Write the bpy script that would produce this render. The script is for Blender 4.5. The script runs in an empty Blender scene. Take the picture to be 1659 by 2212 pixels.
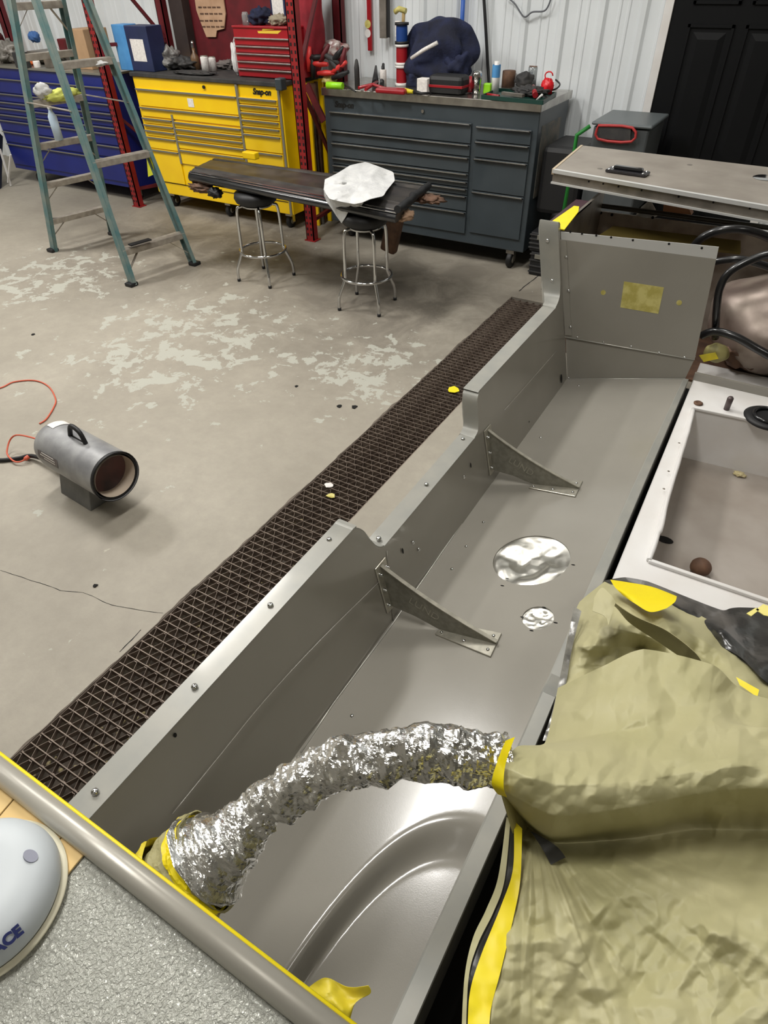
import bpy, bmesh, math, random
import numpy as np
from mathutils import Vector, Matrix, noise
random.seed(7)
C = bpy.context.scene.collection
# ---------------------------------------------------------------- camera
F, PW, PH = 1370.0, 1659.0, 2212.0
CAMH = 2.0
P_, R_, Y_ = [math.radians(a) for a in (41.0, -1.25, 31.55)]
cy, sy = math.cos(Y_), math.sin(Y_); cp, sp = math.cos(P_), math.sin(P_); cr, sr = math.cos(R_), math.sin(R_)
M = (np.array([[cr, -sr, 0], [sr, cr, 0], [0, 0, 1]]) @ np.array([[1, 0, 0], [0, cp, -sp], [0, sp, cp]])
     @ np.array([[1, 0, 0], [0, 0, -1], [0, 1, 0]]) @ np.array([[cy, sy, 0], [-sy, cy, 0], [0, 0, 1]]))
cam_d = bpy.data.cameras.new('camera'); cam = bpy.data.objects.new('camera', cam_d); C.objects.link(cam)
rot = Matrix([[M[0][0], -M[1][0], -M[2][0]], [M[0][1], -M[1][1], -M[2][1]], [M[0][2], -M[1][2], -M[2][2]]])
cam.matrix_world = Matrix.Translation((0, 0, CAMH)) @ rot.to_4x4()
cam_d.sensor_fit = 'VERTICAL'; cam_d.sensor_height = 24.0; cam_d.sensor_width = 18.0
cam_d.lens = F / PH * 24.0; cam_d.clip_start = 0.05; cam_d.clip_end = 60
bpy.context.scene.camera = cam
# ---------------------------------------------------------------- world, lights, exposure
sc = bpy.context.scene
sc.view_settings.view_transform = 'Standard'; sc.view_settings.look = 'None'
sc.view_settings.exposure = 0.0; sc.view_settings.gamma = 1.0; sc.view_settings.use_curve_mapping = False
w = bpy.data.worlds.new('world'); sc.world = w; w.use_nodes = True
w.node_tree.nodes['Background'].inputs[0].default_value = (0.9, 0.95, 1, 1)
w.node_tree.nodes['Background'].inputs[1].default_value = 0.3
CEIL = 4.6
LAMPS = [(-6.2, 2.4, 1.1), (-3.4, 2.6, 0.85), (-8.4, 0.4, 0.6), (-1.25, 0.45, 0.42), (-1.0, 3.6, 0.3), (2.2, 0.6, 0.12)]  # last entry is an added weak fill lamp for the hull side
LAMP_W = 128.0
for lx, ly, k in LAMPS:
    ld = bpy.data.lights.new('ceiling_or_fill_beam', 'AREA'); ld.shape = 'RECTANGLE'; ld.size = 0.5; ld.size_y = 1.3
    ld.energy = LAMP_W * k; ld.color = (1.0, 0.985, 0.955)
    lo = bpy.data.objects.new('ceiling_or_fill_beam', ld); C.objects.link(lo); lo.location = (lx, ly, CEIL - 0.16)

# ---------------------------------------------------------------- pixel -> real plane
def ray(x, y): return M.T @ np.array([x - PW / 2, y - PH / 2, F])
O = np.array([0, 0, CAMH])
def onplane(x, y, n, d):                       # n.p = d
    r = ray(x, y); n = np.array(n, float); t = (d - n @ O) / (n @ r); return O + r * t
def G(x, y, z=0.): return Vector(onplane(x, y, (0, 0, 1), z))
def W(x, y, Y): return Vector(onplane(x, y, (0, 1, 0), Y))
def XP(x, y, X): return Vector(onplane(x, y, (1, 0, 0), X))
def WP(x, y, off=0.): return Vector(onplane(x, y, (1, 0, .22), -.5394 + off))       # leaning hull side
def FP(x, y, off=0.): return Vector(onplane(x, y, (-.27, -.0167, 1), .445 + .27 * .64 + off))  # hull floor
def floorz(X, Y): return .445 + .0167 * Y + .27 * (X + .64)
def depth(p): return float(M[2] @ (np.array(p) - O))
def mpp(p): return depth(p) / F                # metres per pixel there

# ---------------------------------------------------------------- materials
def lin(c):
    return tuple(((v / 255) / 12.92 if v / 255 <= .04045 else ((v / 255 + .055) / 1.055) ** 2.4) for v in c[:3]) + (1,)
def mat(name, col, rough=.5, metal=0., col2=None, nscale=8., bump=0., bscale=60., coat=0., coords='Object', contrast=(.35, .65), detail=4., emit=0., trans=0.):
    m = bpy.data.materials.new(name); m.use_nodes = True; nt = m.node_tree; b = nt.nodes['Principled BSDF']
    b.inputs['Roughness'].default_value = rough; b.inputs['Metallic'].default_value = metal
    b.inputs['Coat Weight'].default_value = coat; b.inputs['Coat Roughness'].default_value = .08
    b.inputs['Transmission Weight'].default_value = trans
    b.inputs['Base Color'].default_value = lin(col)
    tc = nt.nodes.new('ShaderNodeTexCoord')
    if col2 is not None:
        n = nt.nodes.new('ShaderNodeTexNoise'); n.inputs['Scale'].default_value = nscale; n.inputs['Detail'].default_value = detail
        nt.links.new(tc.outputs[coords], n.inputs['Vector'])
        r = nt.nodes.new('ShaderNodeValToRGB'); r.color_ramp.elements[0].position = contrast[0]; r.color_ramp.elements[1].position = contrast[1]
        r.color_ramp.elements[0].color = lin(col); r.color_ramp.elements[1].color = lin(col2)
        nt.links.new(n.outputs['Fac'], r.inputs['Fac']); nt.links.new(r.outputs['Color'], b.inputs['Base Color'])
    if bump:
        n2 = nt.nodes.new('ShaderNodeTexNoise'); n2.inputs['Scale'].default_value = bscale; n2.inputs['Detail'].default_value = 3
        nt.links.new(tc.outputs[coords], n2.inputs['Vector'])
        bp = nt.nodes.new('ShaderNodeBump'); bp.inputs['Strength'].default_value = bump; bp.inputs['Distance'].default_value = .01
        nt.links.new(n2.outputs['Fac'], bp.inputs['Height']); nt.links.new(bp.outputs['Normal'], b.inputs['Normal'])
    if emit:
        b.inputs['Emission Color'].default_value = lin(col); b.inputs['Emission Strength'].default_value = emit
    return m
m_hull = mat('grey_gloss_paint', (152, 148, 139), .2, 0, (146, 142, 133), 3, .02, 400, coat=.5)
m_flange = mat('flange_paint', (158, 156, 148), .36, .1, (148, 148, 142), 14, coat=.15)
m_alu = mat('bare_aluminium', (205, 205, 203), .32, .9, (180, 180, 178), 25)
m_dalu = mat('dull_aluminium', (150, 143, 134), .45, .6, (118, 112, 104), 9, .05, 30)
m_steel = mat('stainless_steel', (185, 182, 175), .25, .95, (160, 156, 150), 12)
m_castal = mat('polished_bracket', (190, 186, 172), .3, .5, (166, 162, 150), 40)
m_chrome = mat('chrome', (205, 205, 205), .12, 1.)
m_yel = mat('yellow_enamel', (250, 208, 8), .32, 0, (244, 198, 4), 3, coat=.3)
m_blue = mat('blue_enamel', (14, 28, 108), .42, 0, (18, 34, 120), 3, coat=.15)
m_grey = mat('slate_enamel', (60, 68, 73), .4, 0, (54, 62, 67), 4, coat=.15)
m_red = mat('red_enamel', (158, 18, 30), .38, 0, (142, 15, 26), 4, coat=.2)
m_trim = mat('drawer_trim', (150, 148, 138), .4, .6)
m_black = mat('black_rubber', (22, 22, 24), .55)
m_blackgl = mat('black_gloss', (26, 27, 30), .18, 0, coat=.5)
m_dark = mat('dark_mat', (44, 44, 45), .7, 0, (62, 60, 58), 12)
m_rack = mat('rack_red', (150, 26, 28), .55, 0, (124, 20, 24), 10)
m_drack = mat('dark_red_steel', (104, 18, 28), .6, 0, (84, 14, 22), 8)
m_wallp = mat('white_metal_siding', (226, 230, 232), .4, 0, (218, 222, 224), 2)
m_ceil = mat('white_ceiling', (215, 214, 208), .8)
m_pwall = mat('side_wall_liner', (190, 188, 180), .7)
m_door = mat('black_door', (8, 9, 11), .6, 0, (10, 11, 13), 3)
m_grate = mat('rusty_grate', (134, 120, 108), .55, .3, (106, 92, 82), 20, .1, 80)
m_dirt = mat('trench_dirt', (112, 102, 92), .95, 0, (72, 64, 56), 18, .5, 40)
m_chip = mat('pale_chips', (214, 200, 150), .8, 0, (190, 176, 140), 30)
m_white = mat('white_gelcoat', (232, 230, 228), .35, 0, (224, 220, 216), 6, coat=.2)
m_liner = mat('liner_floor', (176, 168, 160), .4, 0, (150, 140, 130), 3, coat=.1)
m_paper = mat('masking_paper', (184, 178, 138), .55, 0, (174, 169, 126), 5, .1, 25)
m_paperd = mat('masking_paper_back', (168, 161, 116), .6, 0, (156, 149, 104), 6, .15, 30)
m_tape = mat('yellow_tape', (240, 220, 10), .45, 0, (238, 214, 6), 20)
m_tapeo = mat('olive_tape', (196, 178, 50), .45, 0, (226, 206, 30), 14, .1, 40)
m_bplast = mat('black_plastic_film', (56, 56, 54), .25, 0, (40, 40, 40), 10, .1, 30, coat=.3)
m_foil = mat('crumpled_foil', (236, 236, 234), .22, 1., None, 8, .25, 70)
m_tan = mat('tan_board', (226, 194, 132), .6, 0, (216, 182, 118), 12)
m_puck = mat('white_plastic', (200, 206, 210), .45, 0, (194, 200, 204), 5)
m_navy = mat('navy_cloth', (26, 34, 66), .85, 0, (14, 18, 38), 9, .4, 60)
m_navyink = mat('navy_ink', (30, 40, 96), .6)
m_ink = mat('black_ink', (18, 18, 16), .5)
m_cloth = mat('white_cloth', (212, 212, 210), .9, 0, (198, 198, 198), 12, .4, 60)
m_teal = mat('ladder_fibreglass', (72, 108, 110), .6, 0, (112, 124, 118), 9, .1, 60)
m_lalu = mat('ladder_aluminium', (168, 160, 148), .5, .4, (140, 132, 122), 20)
m_card = mat('cardboard', (184, 150, 116), .85, 0, (170, 138, 104), 6)
m_orange = mat('orange_cord', (206, 96, 70), .5)
m_green = mat('green_paint', (24, 118, 40), .5)
m_lime = mat('lime_plastic', (150, 220, 30), .4)
m_heater = mat('heater_shell', (160, 160, 160), .45, .2, (128, 128, 130), 9, .08, 40)
m_hins = mat('heater_inside', (96, 62, 58), .5, .3, (64, 54, 52), 8)
m_hcream = mat('heater_lining', (206, 190, 172), .5)
m_brown = mat('brown_rust', (112, 82, 62), .7, .1, (80, 58, 46), 18)
m_lidtop = mat('lid_sheet', (160, 152, 142), .5, .35, (142, 134, 124), 5, .04, 30)
m_sticker = mat('white_label', (236, 232, 226), .6, 0, (214, 208, 204), 60)
m_blueb = mat('light_blue_box', (84, 150, 206), .5, 0, (70, 134, 192), 8)
m_navb = mat('dark_blue_box', (36, 46, 84), .5, 0, (30, 40, 72), 8)
m_glass = mat('clear_plastic', (200, 205, 205), .1, 0, trans=.7)
m_ltop = mat('lamp_diffuser', (255, 250, 238), .5, emit=6.)
m_gold = mat('foil_stamp', (214, 204, 128), .5, 0, (186, 174, 92), 26, contrast=(.4, .6))
m_tank = mat('tank_shell', (160, 146, 134), .4, .3, (128, 112, 104), 8, .08, 14)
m_chipy = mat('yellow_scrap', (240, 224, 30), .5)
m_hole = mat('dark_hole', (12, 11, 10), .9)

def concrete():
    m = bpy.data.materials.new('worn_concrete'); m.use_nodes = True; nt = m.node_tree; N = nt.nodes; L = nt.links
    b = N['Principled BSDF']; b.inputs['Roughness'].default_value = .62
    tc = N.new('ShaderNodeTexCoord')
    def no(scale, det=6, rough=.6, dist=0.):
        n = N.new('ShaderNodeTexNoise'); n.inputs['Scale'].default_value = scale; n.inputs['Detail'].default_value = det
        n.inputs['Roughness'].default_value = rough; n.inputs['Distortion'].default_value = dist
        L.new(tc.outputs['Object'], n.inputs['Vector']); return n
    def ramp(src, a, bb, ca, cb):
        r = N.new('ShaderNodeValToRGB'); r.color_ramp.elements[0].position = a; r.color_ramp.elements[1].position = bb
        r.color_ramp.elements[0].color = ca; r.color_ramp.elements[1].color = cb; L.new(src, r.inputs['Fac']); return r
    def mixc(f, a, bb):
        x = N.new('ShaderNodeMix'); x.data_type = 'RGBA'; L.new(f, x.inputs['Factor'])
        for s, i in ((a, 6), (bb, 7)):
            if isinstance(s, tuple): x.inputs[i].default_value = s
            else: L.new(s, x.inputs[i])
        return x.outputs[2]
    def mth(op, a, bb):
        x = N.new('ShaderNodeMath'); x.operation = op
        for i, s in enumerate((a, bb)):
            if isinstance(s, (int, float)): x.inputs[i].default_value = s
            else: L.new(s, x.inputs[i])
        return x.outputs[0]
    base = ramp(no(1.1).outputs['Fac'], .3, .7, lin((146, 139, 126)), lin((172, 165, 151))).outputs['Color']
    fine = ramp(no(14, 8, .7).outputs['Fac'], .35, .7, (0, 0, 0, 1), (1, 1, 1, 1)).outputs['Color']
    base = mixc(mth('MULTIPLY', fine, .35), base, lin((134, 127, 116)))
    # darker mottled areas under the stools and by the cabinets
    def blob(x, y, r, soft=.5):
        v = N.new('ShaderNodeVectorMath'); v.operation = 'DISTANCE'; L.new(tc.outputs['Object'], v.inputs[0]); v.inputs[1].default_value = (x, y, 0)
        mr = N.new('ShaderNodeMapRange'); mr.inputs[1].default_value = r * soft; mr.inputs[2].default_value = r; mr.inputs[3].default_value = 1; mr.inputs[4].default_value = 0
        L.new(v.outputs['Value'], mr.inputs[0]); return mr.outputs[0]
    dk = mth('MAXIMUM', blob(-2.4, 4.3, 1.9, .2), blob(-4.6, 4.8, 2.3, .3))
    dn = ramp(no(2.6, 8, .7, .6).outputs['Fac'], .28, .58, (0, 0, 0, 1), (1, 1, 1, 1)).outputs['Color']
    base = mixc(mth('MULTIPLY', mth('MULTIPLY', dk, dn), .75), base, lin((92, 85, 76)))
    # pale flaked coating patches
    areas = [(G(400, 740), 1.3), (G(800, 800), .8), (G(110, 600), 1.)]
    k = None
    for p, rr in areas:
        q = blob(p.x, p.y, rr, .3); k = q if k is None else mth('MAXIMUM', k, q)
    fl = no(6.5, 12, .66, .35).outputs['Fac']
    th = mth('ADD', fl, mth('MULTIPLY', k, .16))
    pm = ramp(th, .663, .676, (0, 0, 0, 1), (1, 1, 1, 1)).outputs['Color']
    base = mixc(mth('MULTIPLY', pm, .8), base, lin((178, 178, 167)))
    sm = ramp(no(9, 9, .7, 1.).outputs['Fac'], .70, .72, (0, 0, 0, 1), (1, 1, 1, 1)).outputs['Color']
    base = mixc(mth('MULTIPLY', sm, .5), base, lin((196, 190, 172)))
    L.new(base, b.inputs['Base Color'])
    bp = N.new('ShaderNodeBump'); bp.inputs['Strength'].default_value = .12; bp.inputs['Distance'].default_value = .01
    L.new(no(45, 6, .7).outputs['Fac'], bp.inputs['Height']); L.new(bp.outputs['Normal'], b.inputs['Normal'])
    return m
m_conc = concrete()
m_door.node_tree.nodes['Principled BSDF'].inputs['Specular IOR Level'].default_value = .2

def textured_console():
    m = bpy.data.materials.new('nonslip_grey_coating'); m.use_nodes = True; nt = m.node_tree; N = nt.nodes; L = nt.links
    b = N['Principled BSDF']; b.inputs['Roughness'].default_value = .1; b.inputs['Metallic'].default_value = .1; b.inputs['Base Color'].default_value = lin((178, 179, 170))
    tc = N.new('ShaderNodeTexCoord'); n = N.new('ShaderNodeTexNoise'); n.inputs['Scale'].default_value = 300; n.inputs['Detail'].default_value = 2.5; n.inputs['Distortion'].default_value = .8
    L.new(tc.outputs['Object'], n.inputs['Vector'])
    bp = N.new('ShaderNodeBump'); bp.inputs['Strength'].default_value = .9; bp.inputs['Distance'].default_value = .0036
    L.new(n.outputs['Fac'], bp.inputs['Height']); L.new(bp.outputs['Normal'], b.inputs['Normal']); return m
m_nonslip = textured_console()

# ---------------------------------------------------------------- builders
class MB:
    def __init__(s): s.v = []; s.f = []; s.sm = []
    def add(s, vs, fs, smooth=False):
        o = len(s.v); s.v += [Vector(v) for v in vs]; s.f += [tuple(i + o for i in f) for f in fs]; s.sm += [smooth] * len(fs); return s
    def box(s, a, b, R=None, c=None):           # corners a..b, optional rotation R about c
        x0, y0, z0 = [min(a[i], b[i]) for i in range(3)]; x1, y1, z1 = [max(a[i], b[i]) for i in range(3)]
        vs = [Vector(p) for p in ((x0, y0, z0), (x1, y0, z0), (x1, y1, z0), (x0, y1, z0), (x0, y0, z1), (x1, y0, z1), (x1, y1, z1), (x0, y1, z1))]
        if R is not None:
            c = Vector(c) if c is not None else (vs[0] + vs[6]) / 2
            vs = [R @ (v - c) + c for v in vs]
        return s.add(vs, [(0, 3, 2, 1), (4, 5, 6, 7), (0, 1, 5, 4), (1, 2, 6, 5), (2, 3, 7, 6), (3, 0, 4, 7)])
    def hexa(s, p): return s.add(p, [(0, 3, 2, 1), (4, 5, 6, 7), (0, 1, 5, 4), (1, 2, 6, 5), (2, 3, 7, 6), (3, 0, 4, 7)])
    def beam(s, p0, p1, wd, th, up=(0, 0, 1)):  # rectangular bar
        p0, p1 = Vector(p0), Vector(p1); d = (p1 - p0).normalized(); a = d.cross(Vector(up))
        a = a.normalized() if a.length > 1e-4 else Vector((1, 0, 0)); b = a.cross(d).normalized(); a *= wd / 2; b *= th / 2
        return s.hexa([p0 - a - b, p0 + a - b, p0 + a + b, p0 - a + b, p1 - a - b, p1 + a - b, p1 + a + b, p1 - a + b])
    def tube(s, path, r, n=12, cap=True, smooth=True, closed=False):
        path = [Vector(p) for p in path]; k = len(path); rs = r if isinstance(r, (list, tuple)) else [r] * k
        rings = []; prev = None
        for i, p in enumerate(path):
            if closed: t = (path[(i + 1) % k] - path[i - 1]).normalized()
            else: t = (path[min(i + 1, k - 1)] - path[max(i - 1, 0)]).normalized()
            if prev is None:
                a = t.orthogonal().normalized()
            else:
                a = prev - t * prev.dot(t); a = a.normalized() if a.length > 1e-6 else t.orthogonal().normalized()
            prev = a; b = t.cross(a)
            rings.append([p + (a * math.cos(q) + b * math.sin(q)) * rs[i] for q in [2 * math.pi * j / n for j in range(n)]])
        vs = [v for rg in rings for v in rg]; fs = []
        for i in range(k if closed else k - 1):
            i2 = (i + 1) % k
            for j in range(n): fs.append((i * n + j, i * n + (j + 1) % n, i2 * n + (j + 1) % n, i2 * n + j))
        s.add(vs, fs, smooth)
        if cap and not closed:
            s.add(rings[0], [tuple(reversed(range(n)))]); s.add(rings[-1], [tuple(range(n))])
        return s
    def cyl(s, p0, p1, r0, r1=None, n=20): return s.tube([p0, p1], [r0, r0 if r1 is None else r1], n)
    def lathe(s, prof, c, axis=(0, 0, 1), n=24, smooth=True):   # prof: (r, h)
        ax = Vector(axis).normalized(); a = ax.orthogonal().normalized(); b = ax.cross(a); c = Vector(c); vs = []
        for r, h in prof:
            for j in range(n):
                q = 2 * math.pi * j / n; vs.append(c + ax * h + (a * math.cos(q) + b * math.sin(q)) * max(r, 1e-5))
        fs = [(i * n + j, i * n + (j + 1) % n, (i + 1) * n + (j + 1) % n, (i + 1) * n + j) for i in range(len(prof) - 1) for j in range(n)]
        return s.add(vs, fs, smooth)
    def prism(s, pts, off):                     # polygon pts extruded by vector
        n = len(pts); off = Vector(off); vs = [Vector(p) for p in pts]; vs += [p + off for p in vs]
        return s.add(vs, [tuple(range(n)), tuple(reversed(range(n, 2 * n)))] + [(i, i + n, (i + 1) % n + n, (i + 1) % n) for i in range(n)])
    def grid(s, rows, smooth=True):
        nr, nc = len(rows), len(rows[0]); vs = [p for r in rows for p in r]
        return s.add(vs, [(i * nc + j, i * nc + j + 1, (i + 1) * nc + j + 1, (i + 1) * nc + j) for i in range(nr - 1) for j in range(nc - 1)], smooth)
    def blob(s, c, rad, seed=0, amp=.25, freq=3., n=16):
        c = Vector(c); rad = Vector(rad); vs = []; zm = min([s_ for s_ in (1.2, 1.2051, 1.2251) if abs(c.z - rad.z - s_) < .09 and c.z > s_ and c.y > 5.0], key=lambda s_: abs(c.z - rad.z - s_), default=-9) + .0006
        for i in range(n + 1):
            th = math.pi * i / n
            for j in range(2 * n):
                ph = math.pi * j / n; d = Vector((math.sin(th) * math.cos(ph), math.sin(th) * math.sin(ph), math.cos(th)))
                k = 1 + amp * noise.noise(d * freq + Vector((seed, seed * 2.1, 0)))
                q_ = c + Vector((d.x * rad.x, d.y * rad.y, d.z * rad.z)) * k; q_.z = max(q_.z, zm); vs.append(q_)
        m_ = 2 * n
        return s.add(vs, [(i * m_ + j, (i + 1) * m_ + j, (i + 1) * m_ + (j + 1) % m_, i * m_ + (j + 1) % m_) for i in range(n) for j in range(m_)], True)
    def build(s, name, m, parent=None, bev=0., solid=0., fix=True):
        me = bpy.data.meshes.new(name); base = Vector((0, 0, 0))
        if parent is not None: base = Vector(parent.get('base_at', (0, 0, 0)))
        else:
            lo = [min(v[i] for v in s.v) for i in range(3)]; hi = [max(v[i] for v in s.v) for i in range(3)]
            base = Vector(((lo[0] + hi[0]) / 2, (lo[1] + hi[1]) / 2, lo[2]))
        me.from_pydata([v - base for v in s.v], [], s.f); me.polygons.foreach_set('use_smooth', s.sm)
        if fix:
            bm = bmesh.new(); bm.from_mesh(me); bmesh.ops.remove_doubles(bm, verts=bm.verts, dist=1e-6)
            bmesh.ops.recalc_face_normals(bm, faces=bm.faces); bm.to_mesh(me); bm.free()
        me.materials.append(m); o = bpy.data.objects.new(name, me); C.objects.link(o)
        if parent is not None: o.parent = parent; o['base_at'] = tuple(base)
        else: o.location = base; o['base_at'] = tuple(base)
        if solid:
            q = o.modifiers.new('thickness', 'SOLIDIFY'); q.thickness = solid; q.offset = 0
            if any(s.sm): o.modifiers.new('crisp', 'EDGE_SPLIT').split_angle = math.radians(42)
        if bev:
            q = o.modifiers.new('edge', 'BEVEL'); q.width = bev; q.segments = 2; q.limit_method = 'ANGLE'; q.angle_limit = math.radians(50)
        return o
def tag(o, label, cat, group=None, kind=None):
    if label: o['label'] = label
    if cat: o['category'] = cat
    if group: o['group'] = group
    if kind: o['kind'] = kind
    return o
def thing(name, loc, label, cat, group=None):
    o = bpy.data.objects.new(name, None); o.empty_display_size = .05; C.objects.link(o); o.location = loc; o['base_at'] = tuple(loc)
    return tag(o, label, cat, group)
def struct(o): o['kind'] = 'structure'; return o
def copy_tree(o, parent=None):
    c = o.copy(); C.objects.link(c); c.parent = parent
    for ch in list(o.children): copy_tree(ch, c)
    return c
def shared(o, offset, mat4=None):               # sibling sharing the mesh
    c = o.copy(); C.objects.link(c); c.location = Vector(o.location) + Vector(offset)
    return c
def text(name, s, m, parent, org, xdir, updir, size, ext=.0008, label=None, align='CENTER', shear=0., bold=0.):
    cu = bpy.data.curves.new(name, 'FONT'); cu.body = s; cu.size = size; cu.extrude = ext; cu.align_x = align; cu.align_y = 'CENTER'; cu.shear = shear; cu.offset = bold
    t = bpy.data.objects.new(name, cu); C.objects.link(t)
    dg = bpy.context.evaluated_depsgraph_get(); me = bpy.data.meshes.new_from_object(t.evaluated_get(dg)); me.name = name
    bpy.data.objects.remove(t); me.materials.clear(); me.materials.append(m)
    o = bpy.data.objects.new(name, me); C.objects.link(o); x = Vector(xdir).normalized(); u = Vector(updir); u = (u - x * u.dot(x)).normalized(); n = x.cross(u)
    base = Vector(parent.get('base_at', (0, 0, 0))); R = Matrix((x, u, n)).transposed().to_4x4()
    me.transform(Matrix.Translation(Vector(org) - base) @ R); o.parent = parent; o['base_at'] = tuple(base)
    if label: o['label'] = label
    return o
def cut(o, cutter):
    md = o.modifiers.new('cut', 'BOOLEAN'); md.operation = 'DIFFERENCE'; md.object = cutter; md.solver = 'EXACT'
    bpy.context.view_layer.update(); dg = bpy.context.evaluated_depsgraph_get(); me = bpy.data.meshes.new_from_object(o.evaluated_get(dg))
    o.modifiers.remove(md); o.data = me; bpy.data.objects.remove(cutter)
def bez(pts, n=8):                              # Catmull-Rom through points
    pts = [Vector(p) for p in pts]; q = [pts[0]] + pts + [pts[-1]]; out = []
    for i in range(1, len(q) - 2):
        for k in range(n):
            t = k / n; a, b, c, d = q[i - 1], q[i], q[i + 1], q[i + 2]
            out.append(.5 * ((2 * b) + (c - a) * t + (2 * a - 5 * b + 4 * c - d) * t * t + (3 * b - a - 3 * c + d) * t ** 3))
    out.append(pts[-1]); return out
def resample(l, n):
    l = [Vector(p) for p in l]; d = [0]
    for i in range(1, len(l)): d.append(d[-1] + (l[i] - l[i - 1]).length)
    out = []
    for k in range(n):
        t = d[-1] * k / (n - 1); i = 1
        while i < len(d) - 1 and d[i] < t: i += 1
        f = (t - d[i - 1]) / max(d[i] - d[i - 1], 1e-9); out.append(l[i - 1].lerp(l[i], min(max(f, 0), 1)))
    return out

def hsh(i, j, s_):
    v = math.sin(i * 127.1 + j * 311.7 + s_ * 74.7) * 43758.5453; return v - math.floor(v)
def facet(x, y, s_=0):                          # planar facets with straight creases, like creased paper
    x, y = x + .35 * noise.noise(Vector((x * .9, y * .9, s_))), y + .35 * noise.noise(Vector((x * .9 + 7, y * .9, s_)))
    y2 = y / .866; x2 = x - y2 * .5; i, j = math.floor(x2), math.floor(y2); f, g = x2 - i, y2 - j
    if f + g < 1: return hsh(i, j, s_) * (1 - f - g) + hsh(i + 1, j, s_) * f + hsh(i, j + 1, s_) * g
    return hsh(i + 1, j + 1, s_) * (f + g - 1) + hsh(i + 1, j, s_) * (1 - g) + hsh(i, j + 1, s_) * (1 - f)
# ================================================================ SETTING
X0, X1, Y0, Y1 = -11.0, 6.5, -6.0, 5.95
GL, GR, GE = -1.648, -1.312, 4.66       # trench edges, end
mb = MB(); fz = -.16
for a, b in (((X0, Y0), (GL, Y1)), ((GR, Y0), (X1, Y1)), ((GL, GE), (GR, Y1))):
    mb.box((a[0], a[1], fz), (b[0], b[1], 0))
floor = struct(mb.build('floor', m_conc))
floor.data.transform(Matrix.Translation(Vector(floor['base_at']))); floor.location = (0, 0, 0); floor['base_at'] = (0, 0, 0)
rows = [[Vector((GL + (GR - GL) * j / 8, -1.5 + (GE + 1.5) * i / 160, -.125 + .02 * noise.noise(Vector((j * .9, i * .7, 3))))) for j in range(9)] for i in range(161)]
MB().grid(rows).build('trench_bed', m_dirt, floor, fix=False)
# cracks and joint
def ribbon(px, wd, name, m, z=.0006, seg=10):
    p = [G(x, y, z) for x, y in px]; p = resample(p, len(px) * seg); mb = MB(); L_, R2 = [], []
    for i, q in enumerate(p):
        t = (p[min(i + 1, len(p) - 1)] - p[max(i - 1, 0)]).normalized(); s = Vector((-t.y, t.x, 0)); j = .006 * noise.noise(q * 12)
        hw = wd * (.5 + .4 * noise.noise(q * 30)); L_.append(q + s * (hw + j)); R2.append(q - s * (hw - j))
    mb.grid([L_, R2], False); return mb.build(name, m, floor, fix=False)
ribbon([(0, 1233), (40, 1245), (95, 1262), (130, 1275), (180, 1279), (205, 1290), (245, 1308), (300, 1318), (352, 1324)], .0022, 'floor_crack', m_hole)
ribbon([(1121, 629), (1163, 595)], .008, 'joint_groove', m_hole)
ribbon([(258, 1408), (285, 1383), (303, 1360)], .004, 'floor_crack', m_hole)
rb_l = MB(); LL, RR = [], []
for i in range(700):
    y = -.2 + i * (GE + .2) / 699; k = noise.noise(Vector((y * 3.1, 0, 2))) + .6 * noise.noise(Vector((y * 14, 0, 5))); LL.append(Vector((GL - max(.001, .004 + .016 * k), y, .0007))); RR.append(Vector((GL + .003, y, .0007)))
rb_l.grid([LL, RR], False).build('broken_edge', m_dirt, floor, fix=False)
# back wall: separate ribbed metal panels
wall = MB().box((X0, Y1, 0), (X1, Y1 + .1, CEIL)).build('wall_back', m_pwall); struct(wall)
def panel_mesh():
    mb = MB(); wd = .9; prof = []; x = 0
    for k in range(3):
        b = k * .3
        prof += [(b + .0, 0), (b + .02, -.022), (b + .055, -.022), (b + .075, 0), (b + .15, 0), (b + .157, -.006), (b + .17, -.006), (b + .177, 0), (b + .215, 0), (b + .222, -.006), (b + .235, -.006), (b + .242, 0)]
    prof.append((wd, 0)); rows = [[Vector((px, Y1 - .004 + py, z)) for px, py in prof] for z in (0, CEIL)]
    mb.grid(rows, False); return mb
p0 = None; x = X0
while x < X1 - .3:
    if p0 is None:
        p0 = panel_mesh().build('metal_panel', m_wallp, wall, solid=.0012); p0.location = Vector((x, 0, 0)); first = x
    else:
        q = p0.copy(); C.objects.link(q); q.location = Vector((x, 0, 0)); q.parent = wall
    x += .9
for nm, a, b, m in (('wall_left', (X0 - .1, Y0, 0), (X0, Y1, CEIL), m_pwall), ('wall_right', (X1, Y0, 0), (X1 + .1, Y1, CEIL), m_pwall),
                    ('wall_front', (X0, Y0 - .1, 0), (X1, Y0, CEIL), m_pwall), ('ceiling', (X0, Y0, CEIL), (X1, Y1, CEIL + .1), m_ceil)):
    struct(MB().box(a, b).build(nm, m))
for i, (lx, ly, k) in enumerate(LAMPS):
    t = thing('ceiling_or_fill_light', (lx, ly, CEIL - .13), 'long light fixture above the workshop floor, out of view, the weakest an added fill', 'ceiling light', 'ceiling lights of the workshop')
    MB().box((lx - .26, ly - .66, CEIL - .13), (lx + .26, ly + .66, CEIL - .002)).build('housing', m_white, t)
    MB().box((lx - .24, ly - .64, CEIL - .14), (lx + .24, ly + .64, CEIL - .1301)).build('diffuser', m_ltop, t)
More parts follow.
